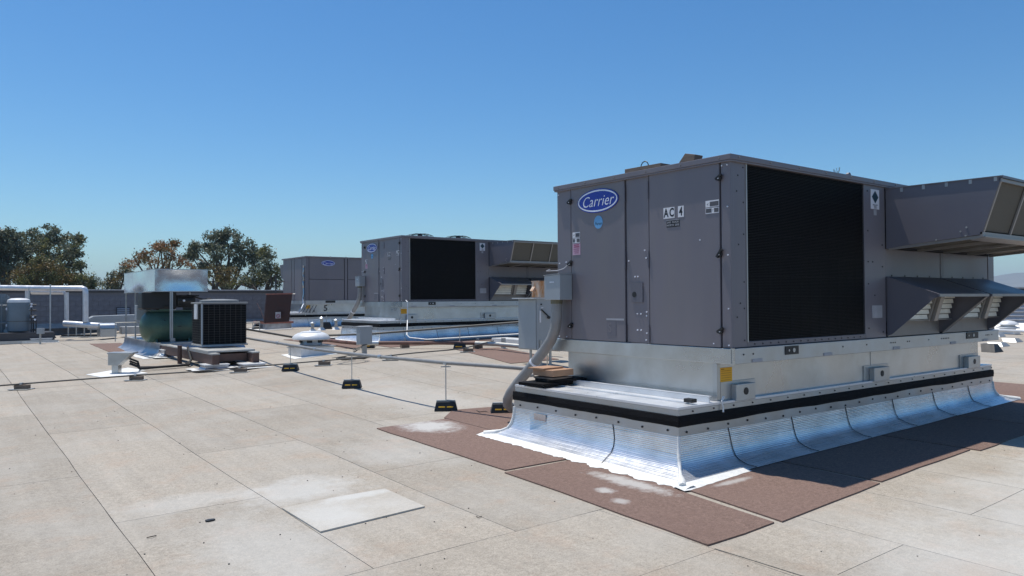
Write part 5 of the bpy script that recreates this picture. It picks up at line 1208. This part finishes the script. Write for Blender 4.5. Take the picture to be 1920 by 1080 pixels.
# ------------------------------------------------------------------ small debris
p = spot(394, 977); o = MB().prism([(-.035 + .0, -.01, 0), (-.02, -.022, 0), (.02, -.02, 0), (.038, -.004, 0), (.03, .016, 0), (-.01, .024, 0), (-.034, .012, 0)], (0, 0, .008)).obj('debris_scrap', black, bevel=.002); o.location = p + V(0, 0, .004); tag(o, 'small flat black scrap on the near roof', 'debris')
tag(MB().tube([spot(275, 1008, .006), spot(284, 1006, .012), spot(293, 1004, .006)], .0035, 5).obj('twig', bark), 'short dark twig near the black scrap', 'twig')
tag(MB().tube([spot(892, 769, .01), spot(900, 772, .03), spot(910, 771, .02), spot(918, 774, .01)], .005, 5).obj('twig', bark), 'curled twig on the roof left of the striped support block', 'twig')
tag(MB().tube([spot(893, 968, .006), spot(897, 970, .01), spot(903, 968, .006)], .003, 5).obj('twig', bark), 'tiny twig on a roof seam right of the pale patch', 'twig')
peb = MB(); random.seed(3)
for k in range(320):
    x = random.uniform(.3, 9); y = random.uniform(1.8, 14); s = random.uniform(.002, .006)
    peb.prism([(x - s, y - s, g(x, y) + .001), (x + s, y - s * .7, g(x, y) + .001), (x + s * .6, y + s, g(x, y) + .001), (x - s * .7, y + s * .8, g(x, y) + .001)], (0, 0, s * .8))
peb.obj('roof_grit', pipe_dark, kind='stuff', label='scattered dark grit and crumbs on the roof', category='grit')

# ================================================================== TREES
LM = {'euc': leaf_mat('eucalyptus_leaves', [(.075, .085, .052), (.13, .145, .09), (.21, .22, .15), (.115, .14, .07)]),
      'grn': leaf_mat('green_leaves', [(.075, .09, .03), (.15, .16, .055), (.23, .21, .08), (.12, .13, .05)]),
      'brn': leaf_mat('brown_bush_leaves', [(.12, .08, .03), (.20, .13, .045), (.17, .14, .05), (.10, .08, .03)]),
      'org': leaf_mat('orange_leaves', [(.24, .10, .045), (.42, .19, .06), (.30, .19, .08), (.15, .12, .06)])}
def tree(name, base_px, D, blobs, kind, dens, leaf, label, seed, kind2=None, thin=1.0):
    rnd = random.Random(seed); b = at(base_px, 560, D); root = V(b.x, b.y, -7)
    t = thing(name, root, label, 'tree')
    trunk = MB(); top = at(base_px, 545, D); fork = V(root.x, root.y, top.z - .5) - root
    trunk.tube([V(0, 0, 0), V(.1, .05, fork.z * .5), fork], [.34, .26, .20], 8)
    br = MB(); lf = MB(); lf2 = MB()
    for (px, py, rx, ry) in blobs:
        dd = D + rnd.uniform(-1.5, 1.5); c = at(px, py, dd) - root; RX = rx * D / FPX; RZ = ry * D / FPX
        mid = fork.lerp(c, .5) + V(rnd.uniform(-.4, .4), rnd.uniform(-.4, .4), rnd.uniform(-.3, .3))
        br.tube([fork, mid, c], [.14, .08, .03], 5)
        ncl = max(10, int(RX * RZ * 29 * thin))
        for q in range(ncl):
            th = rnd.uniform(0, 2 * math.pi); cz_ = rnd.uniform(-1, 1); rr = rnd.uniform(.15, 1.0) ** .5; s_ = math.sqrt(1 - cz_ * cz_)
            d = CR * (s_ * math.cos(th) * RX) + Vector((CF.x, CF.y, 0)) * (s_ * math.sin(th) * RX * .8) + V(0, 0, cz_ * RZ)
            cc = c + d * rr; cr_ = rnd.uniform(.16, .36)
            if rnd.random() < .10: br.tube([c.lerp(cc, .1), c.lerp(cc, .55) + V(0, 0, .06), cc], [.03, .02, .008], 4, False)
            tgt = lf2 if (kind2 and rnd.random() < .4) else lf
            for k in range(int(dens * 2.7 * (cr_ / .3) ** 2)):
                o = V(rnd.gauss(0, 1), rnd.gauss(0, 1), rnd.gauss(0, .8)) * cr_ * .6; pc_ = cc + o
                a = V(rnd.gauss(0, 1), rnd.gauss(0, 1), rnd.gauss(0, 1) - .6).normalized(); bb = a.cross(V(rnd.gauss(0, 1), rnd.gauss(0, 1), rnd.gauss(0, 1))).normalized()
                s1 = leaf * rnd.uniform(.45, 1.25); s2 = s1 * rnd.uniform(.35, .6)
                tgt.quad(pc_ - a * s1, pc_ - bb * s2, pc_ + a * s1, pc_ + bb * s2)
    trunk.obj('trunk', bark, t); br.obj('branches', bark, t); lf.obj('crown', LM[kind], t)
    if kind2: lf2.obj('crown', LM[kind2], t)
tree('eucalyptus_tree', 10, 50, [(-30, 460, 40, 44), (5, 448, 26, 22), (10, 472, 30, 26), (25, 455, 22, 24), (-10, 505, 40, 30), (40, 470, 16, 18), (15, 515, 30, 16)], 'euc', 34, .10, 'dark eucalyptus cut by the left edge of the photo', 1, thin=.8)
tree('eucalyptus_tree', 105, 52, [(60, 445, 26, 18), (85, 440, 28, 16), (110, 455, 28, 20), (130, 470, 20, 22), (70, 470, 28, 24), (100, 490, 36, 24), (135, 495, 18, 14), (148, 450, 8, 6), (50, 500, 26, 24), (120, 520, 28, 16)], 'euc', 34, .10, 'olive green eucalyptus with a stray sprig at its top right', 2, 'grn', thin=.9)
tree('bushy_tree', 85, 46, [(50, 520, 30, 22), (85, 505, 34, 24), (115, 520, 28, 20), (75, 530, 50, 16), (140, 525, 18, 16)], 'brn', 40, .08, 'brownish bushy tree in front of the left eucalyptus', 3, 'grn', thin=1.2)
tree('bushy_tree', 165, 46, [(158, 522, 16, 14), (170, 533, 12, 12), (150, 535, 20, 10), (150, 496, 5, 6)], 'grn', 36, .08, 'light green shrubby tree right of the brownish tree', 4, 'euc', thin=1.2)
tree('small_tree', 215, 52, [(212, 520, 16, 14), (222, 530, 18, 12), (205, 535, 14, 10), (235, 512, 10, 12)], 'euc', 30, .09, 'small dark tree left of the metal canopy', 5, 'brn', thin=1.0)
tree('orange_tree', 290, 54, [(252, 485, 20, 16), (240, 500, 14, 12), (275, 478, 14, 12), (300, 470, 20, 13), (320, 475, 16, 12), (290, 495, 28, 14), (325, 495, 24, 14), (350, 490, 20, 12), (370, 500, 20, 14), (300, 462, 10, 5), (328, 458, 5, 4)], 'org', 24, .085, 'sparse orange leaved tree above the metal canopy', 6, 'brn', thin=.75)
tree('eucalyptus_tree', 425, 52, [(405, 445, 18, 12), (425, 440, 24, 12), (435, 455, 24, 16), (395, 462, 14, 10), (365, 465, 12, 8), (415, 475, 28, 18), (465, 465, 20, 14), (450, 490, 26, 20), (400, 500, 26, 18), (480, 490, 18, 22), (360, 480, 14, 8)], 'euc', 34, .10, 'tallest dark eucalyptus right of the metal canopy', 7, thin=.75)
tree('eucalyptus_tree', 495, 50, [(497, 475, 14, 14), (505, 500, 16, 18), (490, 520, 24, 16), (515, 520, 14, 18), (470, 528, 24, 10), (440, 530, 28, 10)], 'euc', 36, .09, 'lower grey green eucalyptus touching the far air conditioner', 8, 'grn', thin=1.0)
tree('bushy_tree', 400, 47, [(400, 520, 26, 18), (425, 515, 20, 14), (375, 515, 18, 12)], 'brn', 34, .08, 'olive brown bush below the tallest eucalyptus', 9, 'grn', thin=.8)

# ------------------------------------------------------------------ haze
HZ = True
if HZ:
    hz = MB().box(-4600, -4600, -8, 4600, 4600, 118).obj('haze', bpy.data.materials.new('haze'), kind='stuff', label='thin pale haze over the distance', category='haze')
    m = hz.data.materials[0]; m.use_nodes = True; N = m.node_tree.nodes; L = m.node_tree.links
    N.remove(N['Principled BSDF']); pv = N.new('ShaderNodeVolumePrincipled'); pv.inputs['Color'].default_value = (.70, .86, 1, 1); pv.inputs['Density'].default_value = .00030; pv.inputs['Anisotropy'].default_value = .0
    L.new(pv.outputs[0], N['Material Output'].inputs['Volume'])
